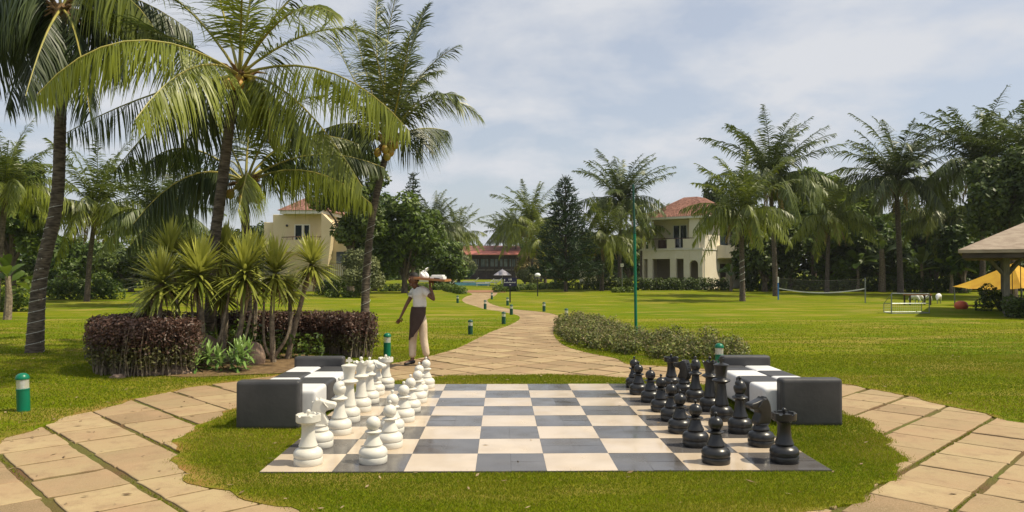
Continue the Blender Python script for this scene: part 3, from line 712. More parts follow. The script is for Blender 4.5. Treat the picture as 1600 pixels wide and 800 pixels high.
# ---- palm left of centre; sunlight on its sweeping fronds put into their tint
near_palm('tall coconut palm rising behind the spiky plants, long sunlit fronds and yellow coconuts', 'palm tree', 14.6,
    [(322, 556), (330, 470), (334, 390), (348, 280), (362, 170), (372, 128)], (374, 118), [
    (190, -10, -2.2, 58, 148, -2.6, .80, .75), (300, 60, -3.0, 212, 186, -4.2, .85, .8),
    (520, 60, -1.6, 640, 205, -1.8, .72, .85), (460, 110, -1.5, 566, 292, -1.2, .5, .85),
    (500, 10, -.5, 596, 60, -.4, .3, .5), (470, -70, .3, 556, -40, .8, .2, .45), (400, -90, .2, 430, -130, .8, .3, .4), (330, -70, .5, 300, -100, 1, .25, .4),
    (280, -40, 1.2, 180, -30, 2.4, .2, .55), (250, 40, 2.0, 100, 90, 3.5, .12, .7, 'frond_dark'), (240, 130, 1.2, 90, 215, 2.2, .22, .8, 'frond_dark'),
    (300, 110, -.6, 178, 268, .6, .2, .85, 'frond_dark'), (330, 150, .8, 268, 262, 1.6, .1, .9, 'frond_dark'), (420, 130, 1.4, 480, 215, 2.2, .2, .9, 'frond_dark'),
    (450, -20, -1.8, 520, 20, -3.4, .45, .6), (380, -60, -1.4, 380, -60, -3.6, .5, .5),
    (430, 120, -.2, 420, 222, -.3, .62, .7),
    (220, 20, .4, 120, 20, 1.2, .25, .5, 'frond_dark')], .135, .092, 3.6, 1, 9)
# ---- second trunk just behind it
near_palm('coconut palm close behind the tallest one, dark drooping fronds before the left villa', 'palm tree', 16.4,
    [(388, 540), (386, 440), (384, 360), (382, 300)], (384, 286), [
    (300, 230, -.6, 208, 350, -1.2, .12, .85, 'frond_dark'), (310, 250, .5, 196, 392, .6, .3, .9, 'frond_dark'), (480, 232, -.6, 580, 318, -1.0, .55, .85),
    (450, 180, .5, 560, 225, 1.2, .3, .8), (430, 150, -.2, 500, 150, -.4, .35, .5), (390, 130, .5, 405, 130, 1.2, .25, .5), (340, 160, .8, 300, 180, 1.8, .1, .6, 'frond_dark'),
    (360, 220, 2, 330, 280, 3.4, .1, .8, 'frond_dark'), (430, 230, 2, 520, 280, 3.4, .2, .8, 'frond_dark'),
    (392, 240, -2.0, 372, 330, -3.2, .62, .8), (290, 190, .2, 222, 262, .4, .12, .8, 'frond_dark'), (480, 210, .2, 600, 262, .6, .25, .8, 'frond_dark')], .125, .085, 3.4, 2, 5, lw=.045, ll=.78)
# ---- mid palm
near_palm('leaning coconut palm at the end of the purple hedge, upright fronds and orange fruit stalks', 'palm tree', 18.6,
    [(570, 531), (572, 440), (580, 350), (596, 270), (604, 240)], (607, 222), [
    (590, 90, 0, 622, -18, -.3, .28, .35), (640, 110, .4, 715, 72, .3, .25, .5), (650, 130, -.3, 716, 150, -.8, .3, .6), (670, 110, 0, 750, 182, -.2, .42, .65),
    (570, 120, .4, 552, 34, .8, .25, .4), (560, 150, -.5, 500, 120, -.8, .3, .6), (600, 110, 1.2, 660, 20, 2.0, .2, .4), (620, 120, 1.6, 690, 110, 2.8, .15, .5),
    (640, 60, .2, 668, 8, .6, .25, .4), (580, 60, 1, 590, 0, 2, .2, .4), (560, 140, 1.6, 520, 60, 2.6, .2, .5), (600, 100, -1.6, 575, 60, -3, .35, .5), (630, 120, -1.6, 640, 60, -3, .35, .5),
    (560, 170, -.2, 490, 210, -.4, .3, .8), (650, 190, .5, 700, 205, 1.6, .2, .7, 'frond_dark'), (570, 190, 1.2, 520, 262, 1.4, .2, .8, 'frond_dark')], .13, .078, 3.4, 3, 6, lw=.040, ll=1.05, leafn=84, mname='frond_c')
# ---- far left palm, crown above the frame; backlit darkness painted into its frond colours
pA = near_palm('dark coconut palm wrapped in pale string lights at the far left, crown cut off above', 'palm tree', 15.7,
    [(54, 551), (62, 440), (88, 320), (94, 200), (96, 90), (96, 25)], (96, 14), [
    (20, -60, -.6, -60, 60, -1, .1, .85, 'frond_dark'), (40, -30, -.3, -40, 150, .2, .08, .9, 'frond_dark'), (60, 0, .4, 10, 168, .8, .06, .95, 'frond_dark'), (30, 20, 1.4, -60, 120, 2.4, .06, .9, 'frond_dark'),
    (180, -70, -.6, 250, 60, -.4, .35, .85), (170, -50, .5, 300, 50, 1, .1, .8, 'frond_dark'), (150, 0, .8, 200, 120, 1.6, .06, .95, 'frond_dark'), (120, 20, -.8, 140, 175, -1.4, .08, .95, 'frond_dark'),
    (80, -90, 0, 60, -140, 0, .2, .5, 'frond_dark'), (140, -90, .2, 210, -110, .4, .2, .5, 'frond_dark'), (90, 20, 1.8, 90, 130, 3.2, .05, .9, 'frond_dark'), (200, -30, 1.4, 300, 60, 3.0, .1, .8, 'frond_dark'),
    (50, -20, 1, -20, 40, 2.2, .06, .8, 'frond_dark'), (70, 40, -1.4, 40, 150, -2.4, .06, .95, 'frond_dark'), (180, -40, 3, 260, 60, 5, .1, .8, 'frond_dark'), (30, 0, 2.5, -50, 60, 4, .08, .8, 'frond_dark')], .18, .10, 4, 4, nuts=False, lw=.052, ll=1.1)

def wrap_wire(label, Y, pts_px, radii, turns, r=.006, group=None, z_rng=None):
    P = [gr(*pts_px[0])]+[at(p[0], p[1], Y) for p in pts_px[1:]]; P[0].z = .02
    dense = resample(smooth3(P, 10), turns*14); n = len(dense); pts = []
    for i, p in enumerate(dense):
        t = i/(n-1); rr = radii[0]+(radii[1]-radii[0])*min(1, t*1.6)+.012; a = 2*PI*i/14
        pts.append(p+Vector((math.cos(a)*rr, math.sin(a)*rr, 0)))
    mb = MB(); mb.tube(pts, r, 5)
    for i in range(3, n, 5): mb.ball(pts[i], r*2.2, 6, 4)
    return tag(mb.build('string_lights', M['wire']), label, 'string lights', group)
wrap_wire('pale string lights wound up the dark trunk at the far left', 15.7, [(54, 551), (62, 440), (88, 320)], (.165, .115), 14, group='string lights wound round palm trunks')
wrap_wire('pale string lights wound round the leaning palm by the purple hedge', 18.6, [(570, 531), (572, 440), (580, 350)], (.13, .095), 9, r=.004, group='string lights wound round palm trunks')

wrap_wire('white string lights wound round the small palm before the right villa', 41, [(1160, 469), (1160, 440), (1159, 405)], (.15, .12), 9, r=.014, group='string lights wound round palm trunks')
# ---- palm crowns shared by the distant palms
def crown_data(nf, seed, L_=3.9, upright=.5, leafn=44, lw=.065, ll=1.0, tint0=.3, dry=0):
    rr = random.Random(seed); parts = []; rach = []
    for i in range(nf):
        a = i*2.39996+rr.uniform(-.3, .3); q = (i+.5)/nf; h = Vector((math.cos(a), math.sin(a), 0)); p0 = Vector((0, 0, 0)); U = Vector((0, 0, 1)); l = L_*rr.uniform(.88, 1.12)
        if q < .42*upright+.12:
            e = R(86)-q*R(85)+rr.uniform(-.08, .08); p1 = (h*math.cos(e)+U*math.sin(e))*l*.62; e2 = e-R(rr.uniform(14, 34)); p2 = (h*math.cos(e2)+U*math.sin(e2))*l*1.12; dr, ri = .55, .05; er = 1
        else:
            k = (q-.3)/.7; up_ = .42*(1-k)+.10*k; p1 = h*l*(.52-.12*k)+U*l*up_*rr.uniform(.8, 1.2); p2 = h*l*(1.0-.30*k)+U*l*(.18-.80*k+rr.uniform(-.1, .1)); dr, ri = .75, -.45; er = 0
        parts.append(frond_arr(p0, p1, p2, leafn, lw*(1.15 if er else 1), ll*(1.15 if er else 1), dr, ri, tint0+.65*(q**2)*rr.uniform(-.1, 1.5), .15, seed*99+i, start=.12))
        mb = rachis_arr(p0, p1, p2, .045, 6, 4); rv, rf = quadtube(mb); parts.append((rv, rf, np.full(len(rv), .75)))
    return merge(parts)
crown_me = []
def make_crown(nf, seed, mname, **k):
    V, F_, t = crown_data(nf, seed, **k); o = np_obj('crown', V, F_, M[mname], None, t); me = o.data; bpy.data.objects.remove(o); crown_me.append(me)
make_crown(42, 11, 'frond_c', upright=1, tint0=.25); make_crown(36, 12, 'frond', upright=.6, tint0=.2); make_crown(44, 13, 'frond_dark', upright=.9, tint0=.4); make_crown(26, 14, 'frond', upright=.7, tint0=.4)
def dry_me():
    parts = []
    for i in range(7):
        a = i*.9+.3; h = Vector((math.cos(a), math.sin(a), 0)); parts.append(frond_arr((0, 0, -.1), h*.9+Vector((0, 0, .05)), h*1.3+Vector((0, 0, -2.1)), 20, .08, .5, .9, .1, .5, .2, 700+i))
    V, F_, t = merge(parts); o = np_obj('dry_fronds', V, F_, M['frond_dry'], None, t); me = o.data; bpy.data.objects.remove(o); return me
DRY = dry_me()
nutm = MB(); 
for k in range(9): nutm.ball((math.cos(k*1.3)*.28, math.sin(k*1.3)*.28, -.25-.12*(k % 3)), .12, 8, 6)
_n = nutm.build('coconuts', M['coconut'], smooth=True); NUT = _n.data; bpy.data.objects.remove(_n)
def far_palm(label, bx, crown, Y, cm, sc, rz=0, r0=.20, r1=.12, bend=0, dry=True, nuts=True, gp='coconut palms of the garden'):
    X = at(bx, 440, Y); cp = at(crown[0], crown[1], Y); base = Vector((X.x, Y, 0))
    t = thing('coconut_palm', label, 'palm tree', base, 0, gp)
    top = cp-base
    trunk_mb([Vector((0, 0, -.1)), Vector((top.x*.25+bend, 0, top.z*.4)), Vector((top.x*.65+bend, 0, top.z*.75)), top], r0, r1, .3, 9).build('trunk', M['trunk'], t, smooth=True, angle=80)
    o = bpy.data.objects.new('crown', crown_me[cm]); C.objects.link(o); o.parent = t; o.location = top; o.scale = (sc,)*3; o.rotation_euler = (random.uniform(-.08, .08), random.uniform(-.08, .08), rz)
    if dry:
        o = bpy.data.objects.new('dry_fronds', DRY); C.objects.link(o); o.parent = t; o.location = top; o.scale = (sc*.8,)*3; o.rotation_euler = (0, 0, rz*1.7)
    if nuts:
        o = bpy.data.objects.new('coconuts', NUT); C.objects.link(o); o.parent = t; o.location = top; o.scale = (sc,)*3
    return t
far_palm('slim coconut palm standing alone between the far-left trunk and the tall palm', 136, (150, 330), 41, 1, 1.0, .3, .17, .11)
far_palm('small coconut palm with light string round its trunk, before the right villa', 1160, (1158, 336), 41, 1, .88, 1.2, .17, .12, nuts=False)
far_palm('tall coconut palm directly behind the string-lit one, upright bluish crown', 1212, (1203, 282), 49, 2, 1.15, .7, .2, .13)
far_palm('tall coconut palm with straight dark trunk behind the goal frame', 1407, (1400, 285), 53, 0, 1.22, 2.1, .24, .16)
far_palm('large coconut palm with drooping fronds rising behind the gazebo roof', 1535, (1536, 262), 50, 2, 1.25, 1.1, .22, .14)
far_palm('coconut palm leaning in from the right edge beyond the gazebo', 1640, (1618, 262), 46, 2, 1.15, 3.0, .22, .14)
far_palm('coconut palm behind the green pole, beside the right villa roof', 968, (970, 318), 66, 2, 1.22, .4, .2, .13)
far_palm('shorter coconut palm between the green pole and the Norfolk pine', 940, (945, 375), 62, 1, .95, 2.4, .2, .13)
far_palm('shorter palm left of the villa balcony', 1002, (1003, 360), 70, 3, .8, 2.0, .18, .12)
far_palm('coconut palm left of the Norfolk pine with yellow lower fronds', 832, (830, 352), 84, 1, 1.25, 1.0, .2, .13)
far_palm('pale fronded palm beside the dark Norfolk pine', 852, (850, 380), 75, 3, .95, 2.0, .2, .13)
far_palm('small distant palm above the right end of the brown roof', 787, (786, 368), 150, 0, 1.25, .2, gp='distant palms around the brown roofed building')
far_palm('taller distant palm just left of the bigger group above the brown roof', 806, (806, 362), 140, 2, 1.3, 2.2, gp='distant palms around the brown roofed building')
far_palm('distant palm left of the brown roof, nearer the dark tree', 678, (679, 357), 92, 0, 1.2, .9, gp='distant palms around the brown roofed building')
far_palm('distant palm touching the left end of the brown roof', 716, (716, 368), 100, 1, 1.1, 2.9, gp='distant palms around the brown roofed building')
far_palm('distant yellowish palm low before the left end of the brown building', 708, (706, 410), 80, 3, .55, 1.9, gp='distant palms around the brown roofed building')
far_palm('spreading palm with yellow drooping fronds behind the volleyball net', 1292, (1296, 345), 55, 3, 1.05, .6, nuts=False)
far_palm('palm with brownish fronds between the goal palm and the gazebo palm', 1462, (1470, 340), 58, 1, 1.1, 1.6)
far_palm('short palm partly hidden behind the drooping dark fronds, left', 246, (250, 345), 36, 2, .85, 2.2, nuts=False)

# ---------------------------------------------------------------- broadleaf trees and shrubs
def leaf_cloud(blobs, n, size, seed, shell=.55, flat=1.0, tint0=.4, tv=.18, up_bias=.5):
    r = np.random.default_rng(seed); B = np.array(blobs, float); vol = B[:, 3]**2; k = r.choice(len(B), n, p=vol/vol.sum())
    d = r.normal(size=(n, 3)); d /= np.linalg.norm(d, axis=1)[:, None]
    rad = B[k, 3]*(shell+(1-shell)*r.random(n)**.6)*(1+.12*np.sin(d[:, 0]*7+k)*np.sin(d[:, 1]*6+2*k)); P = B[k, :3]+d*rad[:, None]*np.array([1, 1, flat])
    nrm = d*.6+r.normal(size=(n, 3))*.55+np.array([0, 0, up_bias]); nrm /= np.linalg.norm(nrm, axis=1)[:, None]
    a = np.cross(nrm, r.normal(size=(n, 3))); a /= np.linalg.norm(a, axis=1)[:, None]; b = np.cross(nrm, a)
    s = size*r.uniform(.6, 1.4, n)[:, None]
    V = np.stack([P-a*s, P-b*s*.5, P+a*s, P+b*s*.5], 1).reshape(-1, 3)
    bt_ = r.uniform(-.18, .18, len(B))[k]; t = np.clip(tint0+bt_+r.normal(0, tv, n), 0, 1)
    return V, np.arange(4*n).reshape(-1, 4), np.repeat(t, 4)
def blob_set(rr, cx, cy, cz, rx, rz, nb, br, ry=None):
    out = []; ry = ry or rx
    for i in range(nb):
        d = Vector((rr.gauss(0, 1), rr.gauss(0, 1), rr.gauss(0, 1))).normalized()*(rr.random()**.4)
        out.append((cx+d.x*rx, cy+d.y*ry, cz+d.z*rz, br*rr.uniform(.6, 1.25)))
    return out
def tree(label, px, Y, z0, z1, rx, mname, seed, n=9000, size=.16, nb=26, br=.8, cat='tree', lean=0, group='broadleaf trees round the lawn', tint0=.42, tr=.22, name='broadleaf_tree'):
    X = at(px, 440, Y).x; rr = random.Random(seed); t = thing(name, label, cat, (X, Y, 0), 0, group)
    cz = (z0+z1)/2; rz = (z1-z0)/2; bl_ = blob_set(rr, lean, 0, cz, rx*.78, rz*.8, nb, br)
    V, F_, ti = leaf_cloud(bl_, n, size, seed, tint0=tint0); np_obj('crown', V, F_, M[mname], t, ti)
    mb = MB(); mb.tube([(0, 0, -.1), (lean*.2, 0, z0*.5), (lean*.5, 0, z0*1.0+.3), (lean, 0, cz)], [tr*1.3, tr, tr*.8, tr*.35], 9)
    for b_ in bl_[:9]: mb.tube([(lean*.4, 0, z0*.8+.2), ((b_[0]+lean)/2, b_[1]/2, (z0+b_[2])/2+.2), b_[:3]], [tr*.5, tr*.3, .03], 6)
    mb.build('trunk', M['bark'], t, smooth=True); return t
for i_, (lab_, px_, Y_, z0_, z1_, rx_, m_, sd_) in enumerate((
    ('tall dark tree between the string-lit palm and the net', 1235, 70, 1.5, 9.6, 3.6, 'leaf_dark', 501), ('mid green tree behind the net with a broad low crown', 1305, 62, .8, 7.6, 3.4, 'leaf_mid', 502),
    ('dark green tree directly behind the goal palm trunk', 1412, 72, 1.5, 9.2, 3.8, 'leaf_dark', 503), ('tree with sunlit top between goal palm and gazebo palm', 1478, 74, 1.5, 8.6, 3.6, 'leaf_mid', 504),
    ('dark tree low behind the gazebo roof corner', 1545, 60, .5, 6.6, 2.8, 'leaf_dark', 505), ('green tree right behind the villa side porch', 1165, 72, .8, 7.8, 3.2, 'leaf_mid', 506),
    ('leafy tree left of the villa balcony behind the green pole', 985, 80, .6, 6.4, 2.6, 'leaf_mid', 507), ('tree filling the gap behind the small distant palms, right of the brown roof', 845, 110, .8, 7.4, 3.6, 'leaf_mid', 508),
    ('dark broad tree behind the leaning spiky plant and left villa wall', 392, 74, .8, 6.6, 3.6, 'leaf_dark', 509), ('green tree behind the slim lone palm at the left', 100, 62, .6, 4.8, 3.6, 'leaf_mid', 510))):
    TREES_EXTRA = globals().setdefault('TREES_EXTRA', []); TREES_EXTRA.append((lab_, px_, Y_, z0_, z1_, rx_, m_, sd_, 9500, .2, 28, 1.0))
for a_ in TREES_EXTRA: tree(*a_, tint0=.3)
def zY(py, Y): return at(800, py, Y).z
tree('big bright green broadleaf tree behind the waiter and the leaning palm', 632, 56, .9, 7.6, 3.4, 'leaf_mid', 21, 13000, .17, 34, 1.0)
tree('dark feathery tree with high crown between the left villa and the leaning palm', 548, 50, 3.2, 11.2, 2.9, 'leaf_dark', 22, 12000, .16, 30, .95, tint0=.5)
tree('dark tree standing behind the right end of the left villa', 585, 62, 1.0, 8.4, 2.6, 'leaf_dark', 23, 9000, .17, 24, .9)
tree('green tree right of the big bright one, lower and rounder', 690, 72, .5, 5.2, 3.0, 'leaf_mid', 24, 8000, .2, 22, .9)
tree('olive grey oleander-like shrub tree before the left villa', 568, 47, .3, 3.3, 1.9, 'leaf_olive', 25, 8000, .10, 22, .6, tint0=.5, tr=.1, cat='shrub')
tree('round tan-green bush tree before the left half of the brown building', 718, 90, .5, 3.9, 1.9, 'leaf_olive', 26, 5000, .16, 16, .7, tr=.12)
tree('tan flowering bush tree right of the grey parasol', 820, 92, .6, 4.0, 1.8, 'leaf_brown', 27, 5000, .16, 16, .7, tint0=.6, tr=.12)
tree('low round brownish bush left of the globe lamp', 829, 84, .0, 2.2, 1.4, 'leaf_olive', 28, 3500, .13, 12, .6, tr=.1, cat='shrub', tint0=.5)
tree('dark tree showing above the roof of the right villa', 1118, 86, 3.0, 12.4, 2.6, 'leaf_dark', 29, 9000, .24, 26, 1.0)
tree('leafy light green tree behind the volleyball net, tallest crown there', 1272, 66, 3.0, 11.0, 4.0, 'leaf_light', 30, 11000, .26, 34, 1.1, tint0=.3)
tree('light green big-leaved tree between the net and the goal palm', 1335, 68, 3.0, 10.0, 3.3, 'leaf_light', 31, 9000, .28, 28, 1.0, tint0=.25)
tree('dark tree left of the volleyball net near the villa', 1195, 60, .5, 7.0, 3.2, 'leaf_dark', 32, 9000, .2, 28, 1.0)
tree('deep green tree filling the gap behind the goal palm', 1375, 64, .8, 7.2, 3.4, 'leaf_mid', 33, 9000, .22, 26, 1.0, tint0=.25)
tree('dense tree behind the white ornaments left of the gazebo', 1452, 66, .5, 7.0, 3.6, 'leaf_dark', 34, 10000, .22, 30, 1.0, tint0=.5)
tree('green tree just left of the gazebo roof corner', 1505, 56, .8, 6.4, 2.6, 'leaf_mid', 35, 8000, .2, 24, .9, tint0=.2)
tree('big dark spreading tree above the gazebo at the right edge', 1582, 43, 3.2, 9.2, 2.5, 'leaf_dark', 36, 15000, .15, 36, .9, tint0=.35)
tree('dark tree behind the small palm and the clipped hedge, left', 205, 60, .4, 4.6, 3.4, 'leaf_dark', 37, 9000, .18, 26, .9, tint0=.5)
tree('broad green tree at the left edge behind the paddle-leaved plant', 18, 40, 2.2, 8.6, 2.4, 'leaf_mid', 38, 10000, .16, 28, .8, tint0=.4)
tree('green bushy tree behind the spiky plants and left of the villa', 305, 56, .5, 5.2, 3.0, 'leaf_mid', 39, 9000, .18, 26, .9, tint0=.3)
tree('grey green tree rising left of the right villa behind the palms', 935, 88, .5, 7.0, 3.4, 'leaf_dark', 40, 9000, .24, 26, 1.0)
tree('dark tree between the Norfolk pine and the far palms', 868, 95, .5, 6.5, 3.0, 'leaf_dark', 41, 8000, .24, 22, 1.0)
tree('small rounded tree in the gap left of the brown building', 752, 150, .5, 6.4, 4.0, 'leaf_mid', 42, 5000, .3, 16, 1.2)

def bush_row(label, name, pts, h, rr_, mname, seed, per=900, size=.10, cat='hedge', tint0=.4, kind=None, nb_per=3.0, grp=None):
    rr = random.Random(seed); bl_ = []
    P = resample([Vector((p[0], p[1], 0)) for p in pts], max(2, int(sum((Vector(pts[i+1][:2])-Vector(pts[i][:2])).length for i in range(len(pts)-1))*nb_per)))
    for p in P:
        hh = h*rr.uniform(.82, 1.12)
        for z in np.arange(rr_*.6, hh-rr_*.3, rr_*.9): bl_.append((p.x+rr.gauss(0, rr_*.3), p.y+rr.gauss(0, rr_*.3), z, rr_*rr.uniform(.75, 1.15)))
    V, F_, ti = leaf_cloud(bl_, per*len(P), size, seed, shell=.7, tint0=tint0)
    V[:, 2] = np.maximum(V[:, 2], .01)
    o = np_obj(name, V, F_, M[mname], None, ti); tag(o, label, None if kind else cat, grp, kind); return o
# woodland mass behind both sides
def W(px, Y): return (at(px, 440, Y).x, Y)
bush_row('mass of dark undergrowth closing the lawn behind the net and the gazebo', 'woodland', [W(1085, 78), W(1250, 74), W(1400, 74), W(1540, 66), W(1680, 60)], 6.6, 1.6, 'leaf_dark', 50, 620, .26, kind='stuff', nb_per=.9)
bush_row('mass of green scrub far behind the left lawn', 'woodland', [W(-120, 62), W(60, 66), W(220, 72), W(420, 82)], 5.0, 1.4, 'leaf_mid', 51, 560, .24, kind='stuff', nb_per=.8, tint0=.6)
bush_row('mass of far trees beyond the brown roofed building', 'woodland', [W(560, 120), W(690, 160), W(800, 170), W(1010, 120)], 6.2, 2.2, 'leaf_mid', 52, 500, .45, kind='stuff', nb_per=.5, tint0=.3)
bush_row('clipped dark hedge at the foot of the right villa', 'clipped_hedge', [W(930, 64), W(985, 63.5), W(1135, 63.5)], 1.05, .45, 'leaf_dark', 53, 380, .09, nb_per=2.2)
bush_row('dark hedge behind the volleyball net', 'clipped_hedge', [W(1165, 62), W(1380, 60), W(1510, 56)], 1.3, .5, 'leaf_mid', 54, 300, .12, nb_per=1.6, tint0=.3)
bush_row('clipped bright hedge beyond the lawn at the left', 'clipped_hedge', [W(82, 44), W(180, 44)], 1.35, .5, 'leaf_mid', 55, 520, .09, nb_per=2.4, tint0=.3)
bush_row('round yellow-green bush at the left edge of the lawn', 'garden_bush', [W(-20, 31), W(36, 31)], 1.0, .42, 'leaf_light', 56, 700, .06, nb_per=3, cat='bush', tint0=.1)
bush_row('low bright green hedge before the left villa', 'clipped_hedge', [W(500, 52), W(556, 52)], 1.1, .4, 'leaf_light', 57, 420, .08, nb_per=2.2, tint0=.2)
bush_row('low mound of bright grass plants on the left lawn', 'ground_plant', [W(515, 47), W(560, 47)], .42, .3, 'leaf_light', 58, 260, .07, nb_per=2.5, cat='plant', tint0=.3)
bush_row('low mound of bright grass plants on the lawn before the right villa', 'ground_plant', [W(955, 57), W(985, 57)], .4, .3, 'leaf_light', 59, 300, .07, nb_per=2.5, cat='plant', tint0=.3)
bush_row('low leafy plants beside the left side of the far path', 'ground_plant', [W(700, 62), W(722, 54)], .5, .35, 'leaf_mid', 60, 260, .08, nb_per=1.6, cat='plant', tint0=.6)
bush_row('low leafy plants on the right of the far path end', 'ground_plant', [W(780, 58), W(800, 62), W(880, 70)], .5, .4, 'leaf_mid', 61, 260, .09, nb_per=1.4, cat='plant', tint0=.5)
bush_row('low dark border plants between the pool and the pine', 'ground_plant', [W(880, 66), W(935, 66)], .9, .5, 'leaf_dark', 62, 300, .1, nb_per=1.4, cat='plant', tint0=.5)
bush_row('low border shrubs under the dark tree left of the villa hedge', 'ground_plant', [W(600, 60), W(700, 66)], .6, .4, 'leaf_mid', 63, 260, .1, nb_per=1.3, cat='plant', tint0=.4)

# low flowering shrub bed beside the path
def shrub_bed():
    rr = random.Random(71); bl_ = []; L1 = [gr(878, 512), gr(880, 528), gr(905, 541), gr(965, 553), gr(1050, 563), gr(1150, 563)]; L2 = [gr(905, 503), gr(940, 513), gr(975, 527), gr(1020, 535), gr(1080, 541), gr(1150, 548)]
    A = resample(L1, 46); B = resample(L2, 46)
    for a_, b_ in zip(A, B):
        for t in (.05, .35, .65, .95):
            p = a_.lerp(b_, t); h = rr.choice((.10, .16, .2, .28, .38))*rr.uniform(.8, 1.15)
            bl_.append((p.x+rr.uniform(-.12, .12), p.y+rr.uniform(-.12, .12), h*.6, rr.uniform(.14, .27)))
    V1, F1, t1 = leaf_cloud(bl_, 34000, .030, 71, shell=.25, tint0=.45, tv=.28); V1[:, 2] = np.maximum(V1[:, 2], .01)
    t = thing('shrub_bed', 'low scruffy olive and brown shrub bed along the right side of the path', 'shrub bed', (0, 0, 0))
    np_obj('foliage', V1, F1, mat('shrub_leaf', (.045, .065, .012), (.22, .25, .045), rough=.55, tint=True, transl=.25), t, t1)
    V2, F2, t2 = leaf_cloud(bl_, 12000, .026, 72, shell=.6, tint0=.5, tv=.25, up_bias=.9); V2[:, 2] = np.maximum(V2[:, 2]+.03, .01)
    np_obj('dry_tips', V2, F2, M['leaf_brown'], t, t2)
    mb = MB()
    for b_ in bl_:
        for k in range(5): mb.tube([(b_[0], b_[1], 0), (b_[0]+rr.gauss(0, .12), b_[1]+rr.gauss(0, .12), b_[2]+rr.uniform(.05, .28))], [.005, .002], 4, cap=False)
    mb.build('twigs', M['stem'], t)
    dead = MB(); c = gr(992, 549)
    return t
shrub_bed()

# Norfolk pines
def pine(label, px, Y, H, Rb, seed, z0=.6, n_t=26, tuft=.32, z_start=None):
    X = at(px, 440, Y).x; rr = random.Random(seed); t = thing('norfolk_pine', label, 'pine tree', (X, Y, 0), 0, 'norfolk pines')
    MB().tube([(0, 0, -.1), (0, 0, H*.5), (0, 0, H)], [.16, .10, .02], 8).build('trunk', M['bark'], t, smooth=True)
    VV = []; TT = []; r = np.random.default_rng(seed); br = MB()
    z = z0
    while z < H-.1:
        q = (z-z0)/(H-z0); l = Rb*(1-q)**.85+.12; nb = 7 if q < .7 else 5; a0 = rr.uniform(0, 6)
        for k in range(nb):
            a = a0+2*PI*k/nb+rr.uniform(-.2, .2); h = np.array([math.cos(a), math.sin(a), 0]); ln = l*rr.uniform(.8, 1.1)
            m_ = max(8, int(ln*36)); s = r.random(m_)**.7; P = h*(s*ln)[:, None]+np.array([0, 0, 1])*(z+.10*ln*np.sin(s*2.6)+.12*s*s*ln)[:, None]+r.normal(0, .06+.04*ln/2, (m_, 3))
            d = h*.8+r.normal(0, .5, (m_, 3))+np.array([0, 0, .35]); d /= np.linalg.norm(d, axis=1)[:, None]; sd_ = np.cross(d, r.normal(size=(m_, 3))); sd_ /= np.linalg.norm(sd_, axis=1)[:, None]
            L_ = tuft*r.uniform(.5, 1.1, m_)[:, None]; VV.append(np.stack([P-sd_*.035, P+sd_*.035, P+d*L_+sd_*.02, P+d*L_-sd_*.02], 1).reshape(-1, 3)); TT.append(np.repeat(np.clip(r.normal(.45, .25, m_), 0, 1), 4))
            br.tube([(0, 0, z), tuple(h*ln*.6+np.array([0, 0, z+.1*ln])), tuple(h*ln+np.array([0, 0, z+.15*ln]))], [.03, .02, .006], 4, cap=False)
        z += (H-z0)/n_t*(1.15-.3*q)
    V = np.concatenate(VV); np_obj('needles', V, np.arange(len(V)).reshape(-1, 4), M['needle'], t, np.concatenate(TT)); br.build('branches', M['bark'], t)
pine('dark conical Norfolk pine left of the green pole, tallest in the middle distance', 884, 60, zY(274, 60), 2.9, 81, .9, 21, .42)
pine('slim Norfolk pine whose open tiered top shows above the bright broadleaf tree', 645, 62, zY(268, 62), 1.6, 82, 2.0, 20, .28)

# paddle-leaved plants (banana / traveller's palm)
def paddle_arr(p0, az, e, L_, wd, seed, droop=.35):
    h = Vector((math.cos(az), math.sin(az), 0)); rr = random.Random(seed); V = []; Fq = []; n = 12; s_ = Vector((-math.sin(az), math.cos(az), 0)); roll = rr.uniform(-.7, .7)
    for i in range(n+1):
        t = i/n; p = Vector(p0)+h*(L_*t*math.cos(e))+Vector((0, 0, L_*(t*math.sin(e)-droop*t*t))); wv = wd*math.sin(min(1, max(0, (t-.25)/.75))*PI*.93+.05)**.6 if t > .25 else .02
        sv = s_*math.cos(roll)+Vector((0, 0, math.sin(roll))); ns = wv*rr.uniform(.88, 1.05)
        V += [p-sv*ns+Vector((0, 0, .25*ns)), p, p+sv*ns+Vector((0, 0, .25*ns))]
        if i < n: b_ = 3*i; Fq += [(b_, b_+1, b_+4, b_+3), (b_+1, b_+2, b_+5, b_+4)]
    return np.array(V), np.array(Fq), np.clip(np.full(len(V), rr.uniform(.1, .8)), 0, 1)
def paddle_plant(label, px, Y, zc, nl, L_, wd, mname, seed, spread=.9, tr=.14, grp='paddle-leaved banana plants'):
    X = at(px, 440, Y).x; t = thing('banana_plant', label, 'banana plant', (X, Y, 0), 0, grp); rr = random.Random(seed)
    parts = [paddle_arr((0, 0, zc*rr.uniform(.75, 1)), rr.uniform(0, 2*PI), rr.uniform(R(10), R(85))*spread, L_*rr.uniform(.7, 1.1), wd*rr.uniform(.8, 1.1), seed*31+i) for i in range(nl)]
    V, F_, ti = merge(parts); np_obj('leaves', V, F_, M[mname], t, ti, smooth=False)
    MB().tube([(0, 0, -.05), (.05, 0, zc*.5), (0, 0, zc)], [tr, tr*.8, tr*.6], 8).build('stalk', M['stem'], t, smooth=True)
far_palm('bushy yellow-green palm at the left edge above the round bush', -6, (10, 300), 27, 1, .62, .3, .12, .09, nuts=False, dry=False)
paddle_plant('small paddle-leaved plant under the bushy palm at the left edge', 12, 26, 1.5, 14, 1.3, .18, 'leaf_mid', 91)
